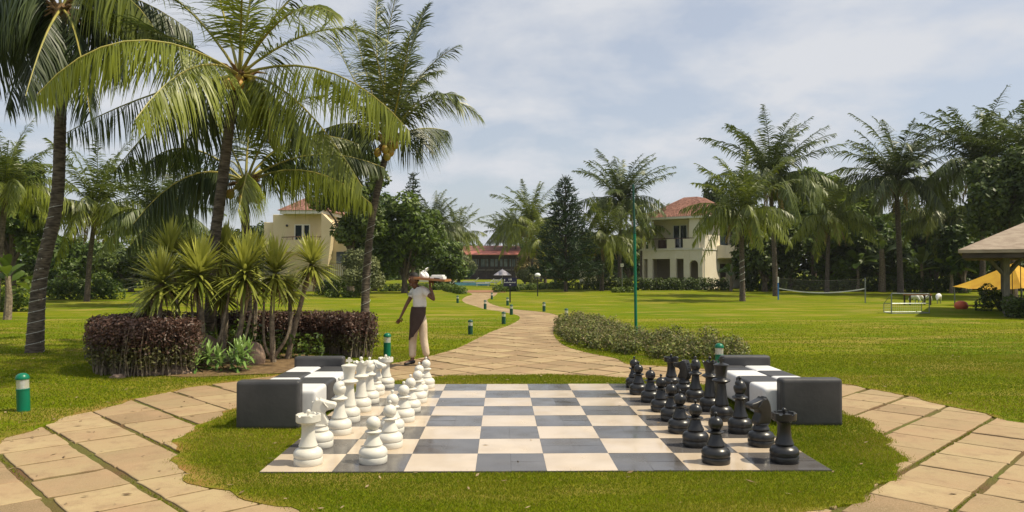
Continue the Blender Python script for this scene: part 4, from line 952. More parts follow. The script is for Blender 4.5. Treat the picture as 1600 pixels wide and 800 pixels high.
paddle_plant('banana plant with hanging leaves behind the goal frame', 1440, 58, 2.2, 14, 2.4, .34, 'leaf_light', 92)
paddle_plant('yellowish banana plant left of the gazebo column', 1486, 55, 1.8, 14, 2.2, .3, 'leaf_light', 93)
paddle_plant('banana plant in shade right of the net', 1340, 60, 2.3, 14, 2.6, .36, 'leaf_mid', 94)
paddle_plant('banana plant with pale upright stalks behind the right end of the net', 1378, 59, 3.4, 12, 2.2, .25, 'leaf_light', 95, spread=1.0, tr=.3)
paddle_plant('banana plant beside the villa porch', 1142, 61, 1.6, 12, 1.7, .25, 'leaf_mid', 96)

# ---------------------------------------------------------------- spiky plants, purple hedge, rocks
def rosette(seed, n=90, L_=.50, wd=.022):
    r = np.random.default_rng(seed); az = np.arange(n)*2.39996+r.normal(0, .15, n); q = (np.arange(n)+.5)/n; e = R(82)-q*R(112)+r.normal(0, .08, n); l = L_*r.uniform(.8, 1.1, n)
    h = np.column_stack([np.cos(az), np.sin(az), np.zeros(n)]); s = np.column_stack([-np.sin(az), np.cos(az), np.zeros(n)]); z = np.array([0, 0, 1.]); rows = []
    o = -q[:, None]*z*.16
    for t, wf in ((0.03, .7), (.35, 1), (.7, .75), (1, .04)):
        p = o+h*(l*t*np.cos(e))[:, None]+z*(l*(t*np.sin(e)-.20*t*t*(.3+np.cos(e))))[:, None]; rows += [p-s*wd*wf, p+s*wd*wf]
    V = np.stack(rows, 1).reshape(-1, 3); b = (np.arange(n)*8)[:, None]; F_ = np.concatenate([b+np.array([2*k, 2*k+1, 2*k+3, 2*k+2]) for k in range(3)])
    t = np.clip(.95-.6*q+r.normal(0, .15, n), 0, 1); return V, F_, np.repeat(t, 8)
ros_me = []
for sd_ in (1, 2, 3):
    V, F_, t_ = rosette(sd_, 200, .76, .027); o = np_obj('leaf_rosette', V, F_, M['blade'], None, t_); ros_me.append(o.data); bpy.data.objects.remove(o)
def dead_skirt(seed):
    r = np.random.default_rng(seed); n = 26; az = r.uniform(0, 2*PI, n); l = r.uniform(.2, .42, n); h = np.column_stack([np.cos(az), np.sin(az), np.zeros(n)]); s = np.column_stack([-np.sin(az), np.cos(az), np.zeros(n)]); rows = []
    z0 = np.column_stack([np.zeros(n), np.zeros(n), r.uniform(-.45, -.12, n)])
    for t, wf in ((0, .6), (.4, 1), (.7, .8), (1, .1)): p = z0+h*(.05+.16*np.sin(t*2.2))+np.array([0, 0, -1.])*(l*t*t)[:, None]; rows += [p-s*.015*wf, p+s*.015*wf]
    V = np.stack(rows, 1).reshape(-1, 3); b = (np.arange(n)*8)[:, None]; F_ = np.concatenate([b+np.array([2*k, 2*k+1, 2*k+3, 2*k+2]) for k in range(3)]); return V, F_, np.repeat(r.random(n), 8)
V, F_, t_ = dead_skirt(4); o = np_obj('dead_leaves', V, F_, M['dead'], None, t_); DEAD = o.data; bpy.data.objects.remove(o)
spk = [(253, 437, 13.0, 257, .95, 'leftmost of the spiky plants, its low head over the purple hedge'), (311, 422, 13.2, 322, 1.05, 'large-headed spiky plant between the leftmost one and the middle'),
       (383, 419, 13.3, 362, 1.05, 'spiky plant with the broad head in the middle of the clump'), (430, 420, 13.6, 428, 1.0, 'spiky plant right of the middle, straight stem and hanging dead leaves'),
       (488, 407, 14.2, 448, .85, 'spiky plant leaning right on a thin bare stem, nearest the villa'), (266, 392, 14.6, 286, .98, 'spiky plant at the back left of the clump, high head'),
       (349, 393, 14.9, 352, 1.0, 'spiky plant at the back, its head before the tall palm trunk'), (347, 457, 13.6, 350, .62, 'short spiky plant low in the middle of the clump'),
       (300, 402, 15.0, 310, .85, 'spiky plant behind the large-headed one'), (452, 452, 14.6, 452, .55, 'short spiky plant behind the right stems'), (398, 400, 15.1, 395, .85, 'spiky plant at the back between the middle and right heads'),
       (232, 470, 13.6, 240, .5, 'small low spiky plant at the left foot of the clump')]
for i, (hx, hy, Y, bx, sc, lab) in enumerate(spk):
    hp = at(hx, hy, Y); b0 = at(bx, 500, Y); t = thing('spiky_plant', lab, 'spiky plant', (b0.x, Y, 0), 0, 'spiky rosette plants in the hedged bed')
    top = hp-Vector((b0.x, Y, 0)); mid = Vector((top.x*.4+random.uniform(-.08, .08), random.uniform(-.08, .08), top.z*.5))
    MB().tube(smooth3([Vector((0, 0, -.03)), mid, top], 6), [.055-.02*k/12 for k in range(13)], 8).build('stem', M['stem'], t, smooth=True)
    if i in (0, 1, 2, 3, 6):
        MB().tube(smooth3([Vector((-.04, .02, .1)), Vector((-.16, -.05, .45)), Vector((top.x*.7-.18, -.02, top.z*.8))], 5), [.03-.012*k/10 for k in range(11)], 7).build('side_stem', M['stem'], t, smooth=True)
        MB().tube(smooth3([Vector((.02, 0, .15)), Vector((.25, -.05, .5)), Vector((.34, 0, .95))], 5), [.035-.015*k/10 for k in range(11)], 7).build('side_stem', M['stem'], t, smooth=True)
    for nm, me_, s_ in (('leaf_rosette', ros_me[i % 3], sc), ('dead_leaves', DEAD, sc)):
        o = bpy.data.objects.new(nm, me_); C.objects.link(o); o.parent = t; o.location = top; o.scale = (s_,)*3; o.rotation_euler = (random.uniform(-.15, .15), random.uniform(-.15, .15), i*1.1)

def purple_hedge(label, pts, h, wd, seed):
    rr = random.Random(seed); P = resample([Vector((p[0], p[1], 0)) for p in pts], 60); bl_ = []; lo = []; mb = MB()
    for i, p in enumerate(P):
        t = (P[min(i+1, len(P)-1)]-P[max(i-1, 0)]).normalized(); s = Vector((-t.y, t.x, 0))
        for k in (-1, 0, 1):
            q = p+s*(k*wd*.36); bl_.append((q.x, q.y, h-.13+rr.gauss(0, .012), .14)); bl_.append((q.x, q.y, h-.30, .16)); bl_.append((q.x, q.y, h-.48, .13)) if i % 2 else None; lo.append((q.x, q.y, h-.5, .18)); lo.append((q.x, q.y, .28, .16))
        for k in range(7):
            q = p+s*rr.uniform(-.42, .42)*wd+t*rr.uniform(-.06, .06); a = rr.uniform(0, 6.28)
            mb.tube([(q.x, q.y, 0), (q.x+math.cos(a)*.05, q.y+math.sin(a)*.05, h*.4), (q.x+math.cos(a+1)*.10, q.y+math.sin(a+1)*.10, h*.85)], [.013, .009, .004], 5, cap=False)
    t = thing('purple_hedge', label, 'hedge', (0, 0, 0), 0, 'purple-leaved hedge round the spiky plants')
    V, F_, ti = leaf_cloud(bl_, 34000, .026, seed, shell=.75, tint0=.45, tv=.22); np_obj('purple_leaves', V, F_, M['leaf_purple'], t, ti)
    V, F_, ti = leaf_cloud(lo, 9000, .028, seed+1, shell=.5, tint0=.4, tv=.25); V[:, 2] = np.maximum(V[:, 2], .02); np_obj('lower_leaves', V, F_, M['leaf_inner'], t, ti)
    mb.build('stems', M['stem'], t)
purple_hedge('left arm of the purple-leaved hedge, thick and dark with bare stems below', [(-5.1, 12.45), (-5.9, 12.15), (-6.5, 12.45), (-6.85, 13.4), (-6.4, 14.6)], .92, .6, 101)
purple_hedge('right arm of the purple-leaved hedge ending by the leaning palm', [(-6.3, 15.1), (-5.0, 15.6), (-3.9, 15.6), (-3.0, 15.2), (-2.72, 14.6)], .86, .55, 102)
bed = MB(); bc = Vector((-4.9, 13.6, 0)); bed.add([(bc.x+(1.75+.1*math.sin(5*a))*math.cos(a)*1.15, bc.y+(1.6+.08*math.sin(7*a))*math.sin(a), .018) for a in np.linspace(0, 2*PI, 48, endpoint=False)]+[(bc.x, bc.y, .06)], [(i, (i+1) % 48, 48) for i in range(48)])
tag(bed.build('planting_soil', M['soil']), kind='structure')
def rock(label, px, py, Y, r, sc, seed, grp='rocks in the hedged bed'):
    rr = random.Random(seed); bm = bmesh.new(); bmesh.ops.create_icosphere(bm, subdivisions=4, radius=1)
    from mathutils import noise as nz
    for v in bm.verts:
        n_ = nz.noise(v.co*1.3+Vector((seed, 0, 0)))*.35+nz.noise(v.co*3.5+Vector((0, seed, 0)))*.12; v.co *= (1+n_); v.co = Vector((v.co.x*sc[0], v.co.y*sc[1], v.co.z*sc[2]))*r
    me = bpy.data.meshes.new('rock'); bm.to_mesh(me); bm.free(); me.shade_smooth(); p = at(px, py, Y); o = link('rock', me, M['rock']); o.location = (p.x, Y, r*sc[2]*.55); tag(o, label, 'rock', grp)
bush_row('loose green undergrowth between the stems of the spiky plants', 'ground_plant', [(-6.0, 13.9), (-5.0, 14.3), (-3.6, 14.4)], .55, .22, 'leaf_mid', 350, 210, .045, cat='plant', nb_per=3, tint0=.4)
rock('large brown boulder behind the left stems of the spiky plants', 302, 560, 13.3, .42, (.9, .7, 1.0), 1)
rock('upright reddish boulder right of the white-edged plant', 394, 550, 13.4, .30, (.7, .6, 1.0), 2)
rock('flat brown stone on the soil left of the white-edged plant', 268, 590, 12.35, .26, (1.3, .6, .35), 3)
rock('small flat stone at the foot of the left hedge arm', 232, 590, 12.2, .18, (1.3, .6, .3), 4)
rock('small pale stone under the left hedge arm', 184, 590, 11.9, .09, (1.2, .8, .5), 5)
rock('low stone between the leaning palm and the hedge end', 505, 570, 13.9, .16, (1.3, .7, .4), 6)
def strappy():
    t = thing('lily_plant', 'leafy plant with glossy white-edged leaves at the front of the bed', 'plant', tuple(at(352, 575, 12.6)[:2])+(0,)); r = np.random.default_rng(9); parts = []
    for k in range(22):
        V, F_, t_ = rosette(200+k, 12, .22, .022); V = V*1.0+np.array([r.uniform(-.45, .45), r.uniform(-.25, .2), .18+r.uniform(0, .30)]); V[:, 2] = np.maximum(V[:, 2], .02); parts.append((V, F_, np.clip(t_*.9+.1, 0, 1)))
    V, F_, t_ = merge(parts); np_obj('leaves', V, F_, mat('lily_leaf', (.06, .15, .03), (.30, .44, .12), rough=.22, tint=True, transl=.25, spec=.7), t, t_)
strappy()
def tuft_plant(label, px, Y, n, L_, seed):
    t = thing('ground_plant', label, 'plant', tuple(at(px, 500, Y)[:2])+(0,)); parts = []
    for k in range(n):
        V, F_, t_ = rosette(seed+k, 26, L_, .014); rr = random.Random(seed+k); V = V+np.array([rr.uniform(-.3, .3), rr.uniform(-.15, .15), .15+rr.uniform(0, .12)]); V[:, 2] = np.maximum(V[:, 2], .02); parts.append((V, F_, t_*.5))
    V, F_, t_ = merge(parts); np_obj('leaves', V, F_, M['leaf_mid'], t, t_)
tuft_plant('grassy green plant by the leftmost spiky stem', 248, 12.7, 6, .34, 300)
tuft_plant('grassy green plant between the boulders and the right stems', 300, 12.8, 4, .25, 320)
tuft_plant('leafy green plant behind the stems over the purple hedge', 330, 14.9, 8, .5, 340)

# ---------------------------------------------------------------- villas
def villa_right():
    th = R(40); c = at(1098, 440, 66); t = thing('villa', 'two-storey cream villa with red tiled roof, balcony and arched opening, right of the green pole', 'house', (c.x, 66, 0), -th, 'garden villas')
    # local frame: +x = right face outward, front face looks to -y, corner at origin; house fills x<0, y>0
    W_, D_, H1, H2 = 6.2, 8.5, 3.55, 6.45; th_ = .3
    wl = MB()
    # ground floor front: openings (xa,xb,z0,z1)
    def wall(mb, x0, x1, z0, z1, ops, y0=0, y1=th_):
        xs = sorted({x0, x1, *[o for a in ops for o in a[:2]]})
        for a, b_ in zip(xs[:-1], xs[1:]):
            zs = [(o[2], o[3]) for o in ops if o[0] <= a+1e-6 and o[1] >= b_-1e-6]
            if not zs: mb.box(a, b_, y0, y1, z0, z1)
            else:
                za_, zb = zs[0]
                if za_ > z0: mb.box(a, b_, y0, y1, z0, za_)
                if zb < z1: mb.box(a, b_, y0, y1, zb, z1)
    wall(wl, -W_, 0, 0, H1-.003, [(-5.9, -5.5, 0, 2.75), (-5.0, -3.2, 0, 2.75), (-2.6, -1.85, 0, 2.75), (-1.25, -.45, 0, 2.6)])
    # arch filler
    for s in (-1, 1):
        xc, rad, zt = -.85, .4, 2.6
        poly = [(xc+s*rad, zt), (xc, zt)]+[(xc+s*rad*math.sin(a), zt-rad+rad*math.cos(a)) for a in np.linspace(0, PI/2, 9)]
        wl.prism(poly, .004, th_-.004)
    # recessed room walls on ground floor (porch)
    wl.box(-W_, -W_+th_, th_, D_, 0, H1-.003); wl.box(-th_, 0, th_, D_, 0, H2)
    # upper storey: recessed by 1.6 m behind the balcony on the left part
    wall(wl, -W_+.5, -th_-.003, H1, H2, [(-3.6, -2.2, H1+.25, H1+2.35)], 1.5, 1.8)
    wl.box(-W_+.5, -W_+.8, 1.803, D_, H1, H2); wl.box(-1.3, -th_-.003, .0, 1.497, H1, H2)
    wl.box(-W_, 0, D_, D_+.3, 0, H1-.003)
    wl.build('wall', M['stucco'], t, bevel=.02, bseg=1)
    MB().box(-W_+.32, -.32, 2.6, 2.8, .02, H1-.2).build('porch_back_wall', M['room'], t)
    MB().box(-W_-.05, .05, -.06, D_, H1, H1+.16).build('floor_band', M['trim'], t)
    # balcony parapet: solid panels with gaps and a brown rail
    for (a, b_) in ((-6.2, -5.7), (-5.4, -5.0), (-3.5, -2.7), (-1.9, -.9)):
        MB().box(a, b_, -.02, .14, H1+.163, H1+1.0).build('parapet', M['stucco'], t, bevel=.02)
    MB().box(-W_, -.85, -.03, .05, H1+1.03, H1+1.09).build('rail', M['rail'], t)
    bal = MB()
    for k in range(26):
        x = -5.0+k*.06
        if x < -3.5: bal.box(x, x+.012, .03, .045, H1+.16, H1+1.03)
    bal.build('balusters', M['rail'], t)
    ch = MB(); ch.lathe([(.4, 0), (.42, .3), (.40, .75), (.36, .80)], 14, (-4.3, .7, H1+.16)); ch.build('balcony_chair', M['dark_wood'], t)
    # window with white mullion
    wf = MB(); wf.box(-3.62, -2.18, 1.44, 1.5, H1+.2, H1+.28); wf.box(-3.62, -2.18, 1.44, 1.5, H1+2.3, H1+2.38); wf.box(-2.96, -2.84, 1.42, 1.5, H1+.28, H1+2.3); wf.box(-3.62, -3.55, 1.44, 1.5, H1+.28, H1+2.3); wf.box(-2.25, -2.18, 1.44, 1.5, H1+.28, H1+2.3)
    win = wf.build('window_frame', M['white'], t)
    MB().box(-3.58, -2.22, 1.55, 1.6, H1+.2, H1+2.35).build('glass', M['glass_dark'], win)
    MB().ball((-4.7, 1.42, H1+2.2), .12, 8, 6).build('wall_lamp', M['black'], t)
    # porch furniture
    f_ = MB()
    for x in (-4.7, -4.0, -3.5): f_.box(x-.25, x+.25, 1.6, 2.1, .4, .5); f_.box(x-.25, x+.25, 2.05, 2.12, .5, .95); [f_.box(x+a-.03, x+a+.03, 1.62+b_, 1.68+b_, 0, .4) for a in (-.2, .2) for b_ in (0, .4)]
    f_.build('porch_seats', M['dark_wood'], t)
    # roof
    rf = MB(); e = .75; z = H2; x0, x1, y0, y1 = -W_-.1+.0, e, -.25, D_+e; zt = H2+2.2
    rx0, rx1 = -3.6, -2.2; ry = (y0+y1)/2
    rf.add([(x0, y0, z+.12), (x1, y0, z+.12), (x1, y1, z+.12), (x0, y1, z+.12), (rx0, ry-.8, zt), (rx1, ry-.8, zt), (rx1, ry+.8, zt), (rx0, ry+.8, zt)], [(0, 1, 5, 4), (1, 2, 6, 5), (2, 3, 7, 6), (3, 0, 4, 7), (4, 5, 6, 7), (0, 3, 2, 1)])
    ro = rf.build('roof', M['tile'], t)
    rid = MB()
    for k in range(1, 34):      # rows of barrel tiles on the front and right slopes
        f = k/34; a = Vector((x0, y0, z+.13)).lerp(Vector((x1, y0, z+.13)), f); tl = Vector((rx0, ry-.8, zt)).lerp(Vector((rx1, ry-.8, zt)), f); rid.tube([a, tl], [.055, .035], 5, cap=False)
        a = Vector((x1, y0, z+.13)).lerp(Vector((x1, y1, z+.13)), f); tl = Vector((rx1, ry-.8, zt)).lerp(Vector((rx1, ry+.8, zt)), f); rid.tube([a, tl], [.06, .02], 5, cap=False)
    rid.build('tile_ridges', M['tile'], ro)
    MB().box(x0-.03, x1+.03, y0-.03, y1+.03, z-.08, z+.118).build('eave', M['trim'], t)
    # side porch on the right face
    pr = MB(); ys = [3.0+3.4*i/10 for i in range(11)]; xs = [.25+1.15*math.sin(PI*i/10)**.6 for i in range(11)]
    for i in range(10): pr.add([(0, ys[i], 2.75), (0, ys[i+1], 2.75), (xs[i+1]*.75, ys[i+1], 2.85), (xs[i]*.75, ys[i], 2.85), (0, ys[i], 3.95), (0, ys[i+1], 3.95), (xs[i+1], ys[i+1], 4.0), (xs[i], ys[i], 4.0)], [(0, 3, 2, 1), (4, 5, 6, 7), (3, 7, 6, 2), (0, 4, 7, 3), (1, 2, 6, 5)])
    pr.build('side_balcony', M['stucco'], t, smooth=True, angle=50)
    MB().box(.003, .06, -.05, D_+.2, H1+.002, H1+.158).build('floor_band', M['trim'], t)
    MB().box(.003, .04, 3.7, 5.4, H1+.5, H1+2.4).build('balcony_door', M['glass_dark'], t)
    MB().tube([(.06, .25, 0), (.06, .25, H2)], .045, 6).build('drainpipe', M['trim'], t)
    MB().box(.002, .05, 3.7, 4.9, .1, 2.3).build('side_door', M['dark_wood'], t)
    wn = MB().box(.01, .05, 1.2, 1.9, H1+.9, H1+1.3).build('vent_grille', M['trim'], t)
villa_right()

def villa_left():
    c = at(417, 440, 60); s = 60/F_PX; t = thing('villa', 'yellow-cream villa with curved balcony half hidden behind palms, left of the leaning palm', 'house', (c.x, 60, 0), R(-4), 'garden villas')
    H1, H2 = 3.4, 6.25; wl = MB()
    wl.box(0, 4.35, .8, 7, 0, H1); wl.box(-.9, -.003, 1.6, 7, 0, H2-.6); 
    # upper wall with window opening
    wl.box(0, 1.85, 1.2, 1.5, H1, H2); wl.box(3.05, 4.35, 1.2, 1.5, H1, H2); wl.box(1.85, 3.05, 1.2, 1.5, H1+2.0, H2); wl.box(1.85, 3.05, 1.2, 1.5, H1, H1+.5)
    wl.box(0, .3, 1.503, 7, H1, H2); wl.box(4.05, 4.35, 1.503, 7, H1, H2)
    # angled fin and wing
    wl.add([(4.355, .1, 2), (4.355, .9, 2), (4.9, .1, 2), (4.9, .9, 2), (4.36, .1, H2+.1), (4.36, .9, H2+.1), (5.3, .1, H1+2.0), (5.3, .9, H1+2.0)], [(0, 2, 3, 1), (4, 5, 7, 6), (0, 4, 6, 2), (1, 3, 7, 5), (0, 1, 5, 4), (2, 6, 7, 3)])
    wl.box(4.9, 6.6, 1.0, 6, 0, H1+1.6); wl.box(5.3, 6.6, .98, 6.02, H1+1.6, H1+1.72)
    wl.build('wall', M['stucco_y'], t, bevel=.02, bseg=1)
    g = MB().box(5.35, 6.3, .9, .99, H1-1.15, H1-.2).build('wing_window', M['glass_dark'], t)
    b_ = MB()
    for x0, x1 in ((5.6, 6.4),): b_.box(x0, x1, .93, .995, H1+.5, H1+.56)
    b_.build('vent_grille', M['dark_wood'], t)
    # balcony bowed outward
    bal = MB(); rail = MB(); n = 16; out = []
    for i in range(n+1): f = i/n; out.append((.9+4.4*f, .75-.9*math.sin(PI*f)))
    for i in range(n):
        (xa, ya), (xb, yb) = out[i], out[i+1]
        if i in (10, 13, 15): continue
        bal.add([(xa, ya, H1-.2), (xb, yb, H1-.2), (xb, yb, H1+.75), (xa, ya, H1+.75), (xa, ya+.15, H1-.2), (xb, yb+.15, H1-.2), (xb, yb+.15, H1+.75), (xa, ya+.15, H1+.75)], [(0, 1, 2, 3), (5, 4, 7, 6), (3, 2, 6, 7), (0, 4, 5, 1), (0, 3, 7, 4), (1, 5, 6, 2)])
    bal.build('balcony_wall', M['stucco_y'], t); rail.tube([(x, y+.05, H1+.98) for x, y in out], .035, 6); 
    for i in range(0, n+1, 2): rail.tube([(out[i][0], out[i][1]+.05, H1+.7), (out[i][0], out[i][1]+.05, H1+.98)], .02, 5)
    rail.build('rail', M['rail'], t)
    wf = MB(); wf.box(1.80, 3.10, 1.16, 1.2, H1+.45, H1+.53); wf.box(1.80, 3.10, 1.16, 1.2, H1+1.97, H1+2.05); wf.box(1.8, 1.88, 1.16, 1.2, H1+.53, H1+1.97); wf.box(2.42, 2.62, 1.13, 1.2, H1+.53, H1+1.97); wf.box(3.02, 3.1, 1.16, 1.2, H1+.53, H1+1.97)
    w_ = wf.build('window_frame', M['trim'], t); MB().box(1.85, 3.05, 1.25, 1.3, H1+.5, H1+2.0).build('glass', M['glass_dark'], w_)
    MB().ball((1.2, 1.1, H1+1.95), .10, 8, 6).build('wall_lamp', M['black'], t)
    MB().box(.9, 4.5, .3, 7.5, H2+.0, H2+.28).build('eave', M['trim'], t)
    rf = MB(); z = H2+.283; rf.add([(.7, .2, z), (4.7, .2, z), (4.7, 7.8, z), (.7, 7.8, z), (2.2, 3, z+1.3), (3.2, 3, z+1.3), (3.2, 5, z+1.3), (2.2, 5, z+1.3)], [(0, 1, 5, 4), (1, 2, 6, 5), (2, 3, 7, 6), (3, 0, 4, 7), (4, 5, 6, 7), (0, 3, 2, 1)]); rf.build('roof', M['tile'], t)
    # grille screen at ground floor
    gr_ = MB()
    for k in range(14): gr_.box(4.4+k*.16, 4.46+k*.16, .82, .9, .4, 2.2)
    gr_.build('screen', M['trim'], t)
villa_left()

def far_building():
    Y = 140; a = at(716, 440, Y).x; b_ = at(816, 440, Y).x; t = thing('brown_building', 'low wide building with brown roof and red eave beyond the pool', 'building', ((a+b_)/2, Y, 0)); hw = (b_-a)/2
    z_e = zY(398, Y); z_t = zY(383, Y)
    wl = MB(); wl.box(-hw, hw, .5, 9, 0, z_e); wl.build('wall', M['dark_wood'], t)
    rf = MB(); rf.add([(-hw-.8, -1.2, z_e+.75), (hw+.8, -1.2, z_e+.75), (hw+.8, 10, z_e+.75), (-hw-.8, 10, z_e+.75), (-hw-.4, 3.5, z_t), (hw-.1, 3.5, z_t), (hw-.1, 6, z_t), (-hw-.4, 6, z_t)], [(0, 1, 5, 4), (1, 2, 6, 5), (2, 3, 7, 6), (3, 0, 4, 7), (4, 5, 6, 7), (0, 3, 2, 1)]); rf.build('roof', M['tile_far'], t)
    ev = MB(); ev.add([(-hw-.5, -2.4, z_e), (hw+.9, -2.4, z_e), (hw+.7, -1.1, z_e+.74), (-hw-.4, -1.1, z_e+.74), (-hw-.5, -2.3, z_e-.12), (hw+.9, -2.3, z_e-.12), (hw+.7, -.9, z_e+.5), (-hw-.4, -.9, z_e+.5)], [(0, 1, 2, 3), (4, 7, 6, 5), (0, 4, 5, 1), (1, 5, 6, 2), (0, 3, 7, 4)]); ev.build('eave', M['tile_pink'], t)
    gm = mat('pale_window', (.10, .13, .14), (.20, .24, .25), rough=.15, scale=1.2)
    for k in range(6):
        x = -hw*.78+k*hw*.30; f = MB().box(x-.75, x+.75, .40, .47, z_e-2.3, z_e-.7).build('window', M['black'], t)
        for s in (-.36, .36): MB().box(x+s-.32, x+s+.32, .34, .39, z_e-2.2, z_e-.8).build('pane', gm, f)
    MB().box(-hw, hw, .15, .45, z_e-2.95, z_e-2.75).build('floor_beam', M['gaz'], t)
    for k in range(8):
        x = -hw+.4+k*(2*hw-.8)/7; MB().box(x-.1, x+.1, -.9, -.7, 0, z_e).build('post', M['dark_wood'], t)
far_building()
# white building scraps behind the trees
def pavilion(label, x0, x1, py_t, Y):
    a = at(x0, 440, Y).x; b_ = at(x1, 440, Y).x; t = thing('garden_building', label, 'building', (a, Y, 0), 0); h = zY(py_t, Y)
    MB().box(0, b_-a, 0, 5, 0, h).build('wall', M['stucco'], t); MB().box(-.3, b_-a+.3, -.3, 5.3, h+.003, h+.25).build('roof', M['trim'], t)
    n = max(1, int((b_-a)/2.2))
    for k in range(n): MB().box(.5+k*2.2, 1.7+k*2.2, -.05, .02, h*.35, h*.75).build('window', M['glass_dark'], t)
pavilion('pale low building glimpsed between trunks left of the green pole', 912, 950, 408, 92)
pavilion('white low building glimpsed behind the dark tree left of the pool', 655, 705, 418, 110)

# ---------------------------------------------------------------- pool area
pa = MB(); p0 = gr(672, 452.5); p1 = gr(905, 452.5)
deck = MB(); deck.add([(p0.x, 64.5, .016), (p1.x, 64.5, .016), (p1.x*1.25, 86, .016), (p0.x*1.25, 86, .016)], [(0, 1, 2, 3)]); 
Ycl = gr(780, 456).y
cl = MB(); cl.add([(at(715, 440, 57).x, 57.2, .02), (at(790, 440, 57).x, 57.2, .02), (at(790, 440, 63).x, 64, .02), (at(712, 440, 63).x, 64, .02)], [(0, 1, 2, 3)]); tag(cl.build('path_end', M['clay']), kind='structure')
pw = thing('swimming_pool', 'light blue raised pool edge at the far end of the path', 'swimming pool', (at(716, 440, 84).x, 84, 0)); MB().box(-2.5, 3.5, 0, 6, 0, .28).build('pool_wall', M['pool'], pw); MB().box(-2.3, 3.3, .2, 5.8, .283, .30).build('water', mat('pool_water', (.10, .40, .55), rough=.05), pw)
def sunbed(label, px, Y, s=1):
    t = thing('sun_lounger', label, 'sun lounger', (at(px, 440, Y).x, Y, 0), 0, 'white pool furniture')
    MB().box(-.9, .5, -.3, .3, .28, .38).build('seat', M['white'], t); MB().add([(.5, -.3, .30), (.5, .3, .30), (1.05, -.3, .75), (1.05, .3, .75), (.5, -.3, .38), (.5, .3, .38), (1.0, -.3, .83), (1.0, .3, .83)], [(0, 1, 3, 2), (4, 6, 7, 5), (0, 2, 6, 4), (1, 5, 7, 3), (2, 3, 7, 6), (0, 4, 5, 1)]).build('backrest', M['white'], t)
    for x in (-.8, .4):
        for y in (-.25, .25): MB().box(x-.03, x+.03, y-.03, y+.03, 0, .28).build('leg', M['white'], t)
for lab, px, Y in (('white sun lounger at the left end of the blue pool edge', 700, 80), ('white sun lounger behind the middle of the blue pool edge', 735, 92), ('white sun lounger between the blue pool edge and the parasol', 757, 80), ('white sun lounger just left of the parasol', 770, 86)): sunbed(lab, px, Y)
tb = thing('white_table', 'white table on legs left of the navy sign', 'table', (at(778.5, 440, 74).x, 74, 0)); MB().box(-.38, .38, -.3, .3, .70, .78).build('table_top', M['white'], tb)
for x in (-.33, .33):
    for y in (-.25, .25): MB().box(x-.035, x+.035, y-.035, y+.035, 0, .70).build('leg', M['white'], tb)
um = thing('parasol', 'pale grey parasol standing before the brown building', 'parasol', (at(785, 440, 82).x, 82, 0))
zt = zY(421, 82); ze = zY(430, 82)
MB().lathe([(.98, ze-.02), (1.0, ze), (.55, ze+(zt-ze)*.55), (.06, zt), (.02, zt+.08)], 8).build('canopy', M['canvas'], um); MB().tube([(0, 0, 0), (0, 0, zt)], .03, 6).build('pole', M['metal'], um)
sg = gr(797, 473); t = thing('signpost', 'navy blue direction sign with white lettering on a black post beside the path', 'sign', (sg.x, sg.y, 0)); zb, zt = zY(447.5, sg.y), zY(434, sg.y)
MB().box(-.36, .36, -.02, .02, zb, zt).build('sign_board', M['navy'], t, bevel=.006); MB().box(-.035, .035, .022, .09, 0, zt-.1).build('post', M['black'], t)
mk = MB(); hgt = zt-zb
mk.box(-.30, -.27, -.026, -.0205, zb+hgt*.62, zb+hgt*.86)
for x in (-.07, .0, .05): mk.box(x, x+.03, -.026, -.0205, zb+hgt*.70, zb+hgt*.90)
for k in range(13): mk.box(-.31+k*.047, -.285+k*.047, -.026, -.0205, zb+hgt*.40, zb+hgt*(.50 if k % 3 else .54))
for k in range(3): mk.box(-.03+k*.03, -.012+k*.03, -.026, -.0205, zb+hgt*.14, zb+hgt*.24)
mk.build('lettering', M['white'], t)
lp = gr(840, 463); t = thing('garden_lamp', 'black garden lamp post with pale round shade left of the Norfolk pine', 'lamp', (lp.x, lp.y, 0)); z = zY(430, lp.y)
MB().tube([(0, 0, 0), (0, 0, z-.1)], .035, 7).build('post', M['black'], t); MB().ball((0, 0, z), .20, 14, 8, (1, 1, .75)).build('lamp_shade', M['white'], t, smooth=True); MB().lathe([(.22, 0), (.24, .02), (.10, .12), (.02, .16)], 14, (0, 0, z-.22)).build('collar', M['black'], t)
t = thing('small_sign', 'small white square notice on a thin post left of the green pole', 'sign', (at(972, 440, 62).x, 62, 0)); MB().tube([(0, 0, 0), (0, 0, 2.1)], .03, 6).build('post', M['metal'], t); MB().box(-.13, .13, -.03, -.01, 2.0, 2.27).build('sign_board', M['white'], t)
MB().box(-.04, .04, -.036, -.031, 2.10, 2.16).build('emblem', M['metal'], t)

# ---------------------------------------------------------------- green pole
gp = gr(994, 537); t = thing('green_pole', 'tall slim green pole standing in the shrub bed', 'pole', (gp.x, gp.y, 0)); H = zY(288, gp.y); zb = zY(365, gp.y)
lx = (990-994)/F_PX*gp.y
MB().tube([(0, 0, 0), (lx*.5, 0, zb)], .034, 12).build('lower_pole', M['green'], t, smooth=True)
MB().tube([(lx*.5, 0, zb-.002), (lx, 0, H)], .026, 10).build('upper_pole', M['green_dark'], t, smooth=True)
MB().tube([(lx, 0, H-.06), (lx+.08, 0, H+.02), (lx+.2, 0, H+.02), (lx+.27, 0, H-.01)], [.012, .012, .012, .02], 7).build('lamp_arm', M['metal'], t, smooth=True)
MB().tube([(lx-.02, 0, H-.02), (lx-.10, 0, H-.10)], .012, 6).build('bracket', M['metal'], t)
MB().lathe([(.036, 0), (.04, .02), (.036, .04)], 12, (lx*.5, 0, zb)).build('joint_collar', M['green_dark'], t)

